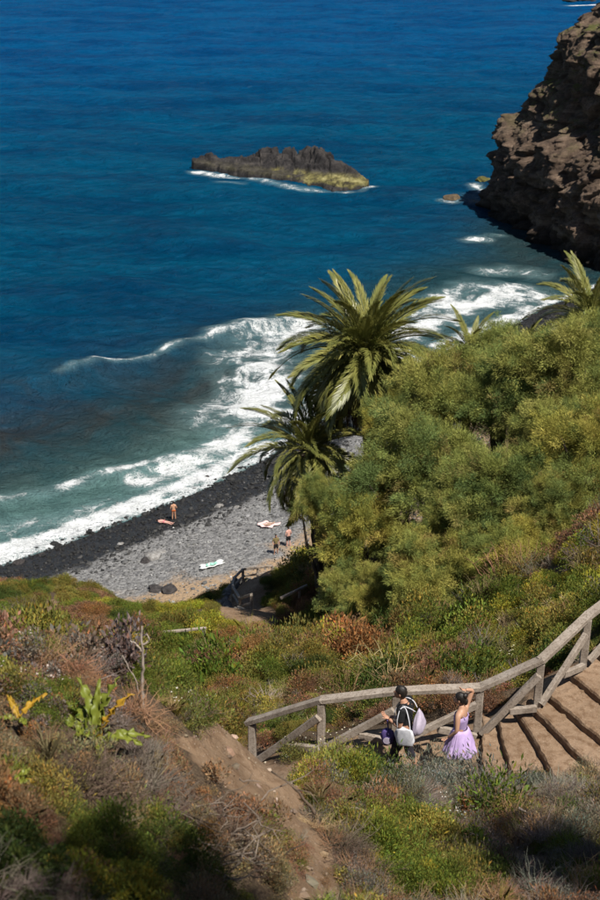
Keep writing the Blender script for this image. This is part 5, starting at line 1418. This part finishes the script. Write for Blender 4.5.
m_ = in_poly(px, py, [(150, 790), (260, 780), (290, 850), (250, 890), (150, 880)]) & (u < 0.85); setk(m_ & (u < 0.35), "near_t", [GREY, REDBR], [.5, .5], 0.9)
m_ = in_poly(px, py, [(380, 768), (640, 775), (640, 815), (400, 812)]) & (u < 0.8); setk(m_ & (u < 0.45), "near_s", [SAGE, GREY], [.7, .3], 1.0); setk(m_ & (u >= 0.45), "near_t", [GREY, STRAW, SAGE], [.5, .2, .3])
DKBR = (0.115, 0.082, 0.058)
u2 = np.where(rng.uniform(size=n) < 0.75, (ch2 * 9.77) % 1.0, rng.uniform(size=n)); kk = fbm(x * 1.3, y * 1.3, 0, 3, 571)
rb = (px > 300) & (py > 800)
setk(rb & (u2 < 0.38 + 0.25 * kk), "near_t", [GREY, DKBR, REDBR, STRAW], [.35, .3, .2, .15], 1.0)
setk(rb & (u2 > 0.80), "near_r", [STRAW, OLIVE, GREEN], [.3, .4, .3])
setk(rb & (u2 > 0.92), "near_s", [SAGE, GREY], [.6, .4])
lb = (px < 260) & (py > 740)
setk(lb & (u2 < 0.27 + 0.2 * kk), "near_t", [DKBR, REDBR, GREY], [.5, .25, .25])
setk(lb & (u2 > 0.86), "near_b", [DKGREEN, RUST, REDBR, YGREEN], [.4, .2, .25, .15])
m_ = in_poly(px, py, [(365, 820), (440, 820), (490, 910), (370, 910)]) & (u < 0.75); setk(m_, "near_g", [YGREEN, OLIVE, GREEN], [.2, .45, .35])
m_ = in_poly(px, py, [(265, 735), (395, 735), (395, 790), (300, 800)]) & (u < 0.9); setk(m_, "near_g", [YGREEN, OLIVE, GREEN], [.4, .4, .2], 1.0)
hs = np.clip(0.30 + 0.062 * dep, 0.5, 1.3) * np.where(rng.uniform(size=n) < 0.16, 1.3, 0.85) * np.where(np.isin(idx, np.r_[idx_of('near_t'), idx_of('near_r')]), 0.72, 1.0)
scl = np.c_[sc * 0.95, sc * 0.95, sc * rng.uniform(0.7, 1.3, n)] * hs[:, None] * 0.8
scatter("bank_scrub", "tangled green and dry undergrowth on the near bank", np.c_[x, y, z - 0.02 + dome * 0.20 * (0.3 + ch1) * hs * rng.uniform(0.3, 1.0, n)], rrot(n, 0.2), scl * (0.6 + 0.5 * dome)[:, None], idx, tint, protos)
HASH = None
# stones and clods on the bare earth
n = 9000
x = rng.uniform(-5, 8, n); y = rng.uniform(5, 18.2, n); z = hill_z(x, y)
px, py, dep = project(np.c_[x, y, z])
onp = poly_dist(x, y, PATH) < 0.85
keep = in_poly(px, py, SOIL) | in_poly(px, py, SOIL2) | in_poly(px, py, SOIL3) | (onp & (rng.uniform(size=n) < 0.25))
x, y, z, onp = x[keep], y[keep], z[keep], onp[keep]; n = len(x)
sz = np.minimum(0.012 * np.exp(rng.normal(0, 0.75, n)), 0.07) * np.where(onp, 0.6, 1.0)
scatter("earth_clods", "loose stones and clods lying on the bare earth", np.c_[x, y, z + sz * 0.2 + np.where(onp, 0.02, 0)], rrot(n, 0.5), np.c_[sz, sz * rng.uniform(0.7, 1.2, n), sz], rng.integers(0, 5, n), pal([(0.26, 0.18, 0.12), (0.34, 0.27, 0.2), (0.17, 0.11, 0.07)], [.5, .25, .25], n), stones)
# small pale flowers
fl = []
for k in range(2):
    mb = MB(); rr2 = random.Random(k)
    for j in range(4):
        a = Vector((rr2.uniform(-.16, .16), rr2.uniform(-.16, .16), rr2.uniform(-.06, .06)))
        for q in range(6):
            t0_, t1_ = q * 1.047, q * 1.047 + 0.8
            mb.add([a, a + Vector((math.cos(t0_), math.sin(t0_), .3)) * .014, a + Vector((math.cos((t0_ + t1_) / 2), math.sin((t0_ + t1_) / 2), .2)) * .02, a + Vector((math.cos(t1_), math.sin(t1_), .3)) * .014], [(0, 1, 2, 3)])
    o = mesh_obj("flower_%d" % k, mb.v, mb.f, m_scrub, link=False)
    a = o.data.attributes.new("lv", 'FLOAT_COLOR', 'POINT'); a.data.foreach_set("color", np.ones(len(mb.v) * 4, np.float32)); fl.append(o)
fp = []
for (x0, y0, x1, y1, c_, kk) in ((170, 690, 230, 730, (0.75, 0.7, 0.62), 9), (0, 660, 160, 720, (0.6, 0.5, 0.45), 8), (280, 735, 390, 790, (0.7, 0.66, 0.5), 22), (480, 600, 590, 670, (0.7, 0.65, 0.45), 45), (575, 795, 600, 815, (0.75, 0.7, 0.6), 8), (430, 806, 560, 830, (0.75, 0.72, 0.66), 10), (300, 690, 400, 720, (0.65, 0.6, 0.5), 14)):
    for _ in range(kk):
        q = hit(rng.uniform(x0, x1), rng.uniform(y0, y1), n=500); fp.append((*q, *c_))
fp = np.array(fp); n = len(fp)
scatter("pale_flowers", "tiny pale flower heads dotted through the scrub", fp[:, :3] + np.c_[np.zeros(n), np.zeros(n), rng.uniform(0.18, 0.34, n)], rrot(n, 0.3), np.ones((n, 3)) * rng.uniform(0.5, 1.0, (n, 1)) * np.where(fp[:, 1] < 13, 0.55, 1.0)[:, None], rng.integers(0, 2, n), fp[:, 3:], fl)

# ------------------------------------------------------------------ single plants
m_own = leaf_mat("shrub_leaf", ('GEOMETRY', "tint"), 0.25, 0.75, 0.15)
m_deadwood = plain_mat("dead_wood", (0.38, 0.32, 0.27), (0.22, 0.175, 0.14), 14, 0.95, 0.5, 0.008)
m_brush = plain_mat("brushwood", (0.21, 0.165, 0.13), (0.10, 0.076, 0.058), 14, 0.95, 0.4, 0.008)
m_stem = plain_mat("shrub_stem", (0.14, 0.10, 0.07), (0.07, 0.05, 0.035), 14, 0.95, 0.4, 0.008)
def shrub(name, label, px, py, rad, h, n, ll, lw, tint, up, cat="shrub", group=None, sub=12, y=None, seed=1):
    q = hit(px, py)
    if y is not None: q = Py(px, py, y); q[2] = gz(q[0], q[1])
    root = empty(name, q); tag(root, label, cat, group)
    leaf_cloud("foliage", n, rad, h, ll, lw, seed, m_own, up=up, sub=sub, link=True, tint=tint, parent=root, shell=0.4)
    o = twig_cloud("stems", 24, rad * 0.9, h * 0.9, 0.006 * max(1, rad / 0.5), seed, m_stem, True, root)
    return root
shrub("flowering_shrub", "bright yellow-flowered bush on the reddish slope above the stairs", 470, 664, 0.42, 0.5, 900, 0.05, 0.03, (0.50, 0.40, 0.02), 0.4, seed=11)
shrub("green_bush", "yellow-green bush growing below the landing in front of the handrail", 338, 782, 0.70, 0.62, 6500, 0.04, 0.012, (0.22, 0.20, 0.045), 0.9, seed=12, sub=18)
shrub("green_bush", "smaller green bush at the left foot of the yellow-green bush", 298, 758, 0.45, 0.45, 3200, 0.04, 0.012, (0.17, 0.165, 0.045), 0.9, seed=22, sub=14)
shrub("grey_shrub", "silvery grey bush directly below the person in lilac", 437, 803, 0.50, 0.62, 4200, 0.034, 0.007, (0.22, 0.22, 0.17), 1.3, seed=13, sub=16)
shrub("grey_shrub", "pale twiggy grey bush below the lowest stairs", 508, 810, 0.50, 0.55, 3200, 0.034, 0.007, (0.24, 0.225, 0.17), 1.3, seed=14, sub=16)
shrub("grey_shrub", "grey bush against the right edge below the stairs", 588, 845, 0.48, 0.85, 4000, 0.036, 0.008, (0.19, 0.19, 0.15), 1.3, seed=15, sub=14)
shrub("grey_shrub", "grey-green bush hiding the shoes of the walker in black", 408, 800, 0.42, 0.52, 3600, 0.034, 0.008, (0.20, 0.20, 0.13), 1.2, seed=33, sub=16)
shrub("green_bush", "leafy green bush in the corner right of the stairs", 588, 800, 0.34, 0.42, 2400, 0.045, 0.022, (0.17, 0.19, 0.04), 0.5, seed=16)
shrub("green_bush", "round green shrub on the slope right of the lower path", 315, 628, 1.1, 1.2, 3000, 0.12, 0.06, (0.12, 0.13, 0.035), 0.6, seed=17, sub=14)
shrub("green_bush", "olive shrub beside the round shrub under the tamarisks", 345, 642, 1.0, 1.0, 2600, 0.12, 0.05, (0.16, 0.15, 0.045), 0.6, seed=18, sub=14)
shrub("green_bush", "dark green shrub shading the beach path's right side", 322, 572, 1.4, 1.7, 3600, 0.14, 0.06, (0.085, 0.10, 0.03), 0.6, seed=19, sub=14)
shrub("feathery_bush", "fine feathery green bush at the crest of the bare earth", 185, 722, 0.36, 0.34, 2600, 0.032, 0.008, (0.15, 0.165, 0.05), 0.8, seed=20, sub=16)
shrub("dry_shrub", "dry brown plant standing at the edge of the bare earth", 235, 722, 0.20, 0.62, 800, 0.06, 0.02, (0.15, 0.085, 0.055), -0.2, seed=21, sub=10)
# broad-leaved plant in the foreground
m_broad = leaf_mat("broad_leaf", ((0.20, 0.24, 0.03), (0.15, 0.20, 0.028), (0.28, 0.28, 0.04)), 0.4, 0.45, 0.4)
m_yel = leaf_mat("yellow_leaf", ((0.50, 0.30, 0.025), (0.42, 0.30, 0.03), (0.40, 0.22, 0.03)), 0.35, 0.5, 0.3)
def blade(name, L_, W_, droop, mat, parent, loc, el, az, seed, roll=0.0, wavy=0.25):
    rr = np.random.default_rng(seed); nS, nC = 18, 7
    V = []
    s = np.linspace(0, 1, nS); ang = -droop * s ** 1.3
    xx = np.r_[0, np.cumsum(np.cos(ang[1:]))] * L_ / nS; zz_ = np.r_[0, np.cumsum(np.sin(ang[1:]))] * L_ / nS
    wd = W_ * (0.22 + 0.78 * np.sin(np.pi * np.clip(s * 0.80 + 0.12, 0, 1)) ** 1.3) * (1 - s ** 8)
    for i in range(nS):
        for j in range(nC):
            k = j / (nC - 1) * 2 - 1
            lob = 1 + (0.10 * math.sin(i * 2.4 + seed) if abs(k) > 0.6 else 0)
            V.append((xx[i] + (0.02 * math.sin(i * 2.4) * abs(k)), k * wd[i] / 2 * lob, zz_[i] + abs(k) * wd[i] * 0.22 + wavy * 0.05 * math.sin(i * 1.7 + k * 2 + seed) * abs(k)))
    o = mesh_obj(name, V, grid_faces(nC, nS), mat, parent, True)
    o.modifiers.new("t", 'SOLIDIFY').thickness = 0.0015
    o.location = loc; o.rotation_euler = (roll, -el, az)
    return o
q = hit(96, 742)
bl = empty("broad_leaved_plant", (q[0], q[1], q[2])); tag(bl, "bright green broad-leaved plant with lobed upright leaves in the foreground", "plant")
for i, (el, az, L_, W_, mt) in enumerate(((1.25, 1.9, .42, .085, m_broad), (1.30, 1.1, .44, .09, m_broad), (1.05, 2.6, .40, .08, m_broad), (1.1, 0.6, .38, .075, m_yel), (0.9, 3.2, .34, .07, m_broad), (0.5, -0.3, .32, .07, m_broad), (0.35, 0.0, .36, .06, m_broad), (0.4, 3.9, .30, .06, m_broad), (0.6, -1.2, .28, .06, m_broad), (0.8, 2.2, .36, .07, m_broad), (1.0, -2.1, .26, .06, m_broad), (1.4, 1.5, .40, .07, m_broad))):
    blade("leaf", L_ * 1.1, W_ * 1.05, 0.6 if el > .8 else 1.0, mt, bl, (0.02 * math.cos(az), 0.02 * math.sin(az), 0.02), el, az, i, random.Random(i).uniform(-.7, .7), 0.5)
q = hit(20, 735); y2 = empty("yellowing_plant", q); tag(y2, "small plant with one long yellow leaf at the left edge", "plant")
for i, (el, az, L_, W_, mt) in enumerate(((0.75, 0.7, .26, .05, m_yel), (0.9, 2.2, .2, .045, m_yel), (0.5, 3.5, .2, .05, m_broad), (0.6, -1.0, .18, .045, m_broad))):
    blade("leaf", L_, W_, 0.7, mt, y2, (0, 0, 0.12), el, az, 30 + i)
mb = MB(); mb.tube([(0, 0, -.05), (0, 0, .13)], .008, 6); mb.build("stem", m_stem, y2)
q = hit(10, 800); y3 = empty("yellowing_plant", q); tag(y3, "pale yellow-green leafy plant low at the left edge", "plant")
for i in range(9): blade("leaf", .17, .055, 0.8, m_broad if i % 3 else m_yel, y3, (0, 0, 0.10), 0.5 + 0.09 * (i % 5), i * 0.75, 40 + i)
q = Pz(391, 766, Z0); ros = empty("rosette_plant", (q[0], q[1], Z0 - 0.02)); tag(ros, "small straw-green rosette plant at the walkers' feet on the landing", "plant")
m_ros = leaf_mat("rosette_leaf", ((0.25, 0.22, 0.06), (0.20, 0.19, 0.05), (0.28, 0.2, 0.08)), 0.2, 0.6, 0.3)
for i in range(22): blade("leaf", .20 + .04 * (i % 3), .035, 0.5, m_ros, ros, (0, 0, 0.05), 0.25 + 0.06 * (i % 12), i * 2.4, 70 + i)
# dead wood
def branch(name, label, base, pts_px, y, r0, mat, cat="branch", sub=()):
    """a dead branch through the given pixels at depth y"""
    if y > 10: y = min(y, hit(*pts_px[len(pts_px) // 2][:2])[1] - 0.75)
    P_ = [Py(a, b, y + (c_ if len(t_) > 2 else 0)) for t_ in pts_px for (a, b, c_) in [t_ if len(t_) > 2 else (*t_, 0)]]
    g = P_[0].copy(); root = empty(name, g); tag(root, label, cat)
    def add(nm_, pts, ra, par):
        R_ = resample(np.array(pts), 4 * len(pts)); mb = MB()
        mb.tube([tuple(v - g + rng.normal(0, ra * 0.25, 3)) for v in R_], [ra * (1 - 0.6 * i / len(R_)) for i in range(len(R_))], 7); return mb.build(nm_, mat, par, True)
    st0 = P_[0].copy(); st0[2] = min(st0[2], gz(st0[0], st0[1]) - 0.05)
    add("limb", ([st0] if base else []) + P_, r0, root)
    for s in sub: add("twig", [Py(v[0], v[1], y) for v in s], r0 * 0.6, root)
    return root
branch("dead_stick", "pale forked dead stick standing upright before the headland scrub", True, [(142, 690), (143, 665), (142, 640), (142, 626)], 8.6, 0.017, m_deadwood, "dead stick", [[(142, 652), (135, 643), (130, 641)], [(143, 645), (149, 640), (147, 634)]])
branch("dead_stick", "thin leaning dead stick left of the forked stick", True, [(137, 684), (129, 669), (122, 655)], 8.5, 0.008, m_deadwood, "dead stick")
branch("dead_stump", "dark twisted dead stump at the crest of the near bank", True, [(84, 680), (86, 660), (92, 645), (95, 632)], 8.4, 0.03, m_stem, "stump", [[(88, 655), (98, 650), (104, 638), (100, 630)], [(86, 660), (74, 652), (66, 641)]])
branch("dead_branch", "pale dead branch lying across the dry scrub at the left", False, [(40, 655), (55, 662), (72, 662), (70, 650)], 8.0, 0.012, m_deadwood, "branch")
branch("bent_branch", "grey arched dead branch at the bottom middle", True, [(326, 842), (332, 815), (350, 808), (366, 812), (378, 824)], 10.6, 0.020, m_deadwood, "branch", [[(328, 830), (340, 818), (357, 817)], [(352, 830), (380, 842), (410, 868), (412, 880)]])
branch("bent_branch", "dark crooked dead branch above the bare earth gully", True, [(318, 836), (316, 815), (303, 798), (292, 785)], 10.7, 0.022, m_stem, "branch", [[(316, 812), (305, 815), (298, 810)]])
branch("cut_cane", "pale straight cane lying on the bushes below the stairs", False, [(519, 808), (537, 818), (554, 828)], 12.6, 0.018, m_deadwood, "cane")
branch("cut_cane", "second pale cane leaning at the right edge lower down", False, [(578, 847), (592, 856), (606, 865)], 11.8, 0.018, m_deadwood, "cane", [[(586, 858, 11.8), (585, 880, 11.7)]])
branch("dead_branch", "thin grey branch arching through the left foreground", False, [(20, 800), (40, 790), (58, 778), (75, 782)], 6.4, 0.008, m_deadwood, "branch")
branch("dead_branch", "grey bare stick poking in from the left edge", False, [(-10, 806), (15, 806), (35, 798)], 6.2, 0.012, m_deadwood, "branch")
q = hit(200, 850); hp = empty("brushwood_heap", q); tag(hp, "heap of dry grey brushwood sticks on the near bank", "brushwood")
for k in range(90):
    rr2 = random.Random(k); a = rr2.gauss(0.35, 0.8); L_ = rr2.uniform(.15, .5); c_ = Vector((rr2.gauss(0, .26), rr2.gauss(0, .26), rr2.uniform(.02, .2)))
    d = Vector((math.cos(a), math.sin(a) * .8, rr2.uniform(-.25, .4))) * L_ / 2
    j = lambda: Vector((rr2.uniform(-1, 1), rr2.uniform(-1, 1), rr2.uniform(-1, 1))) * L_ * .09
    mb = MB(); mb.tube([c_ - d, c_ - d * .5 + j(), c_ + j(), c_ + d * .5 + j(), c_ + d], [.006, .006, .005, .004, .002], 5); mb.build("stick", (m_stem, m_brush)[k % 2], hp, True)
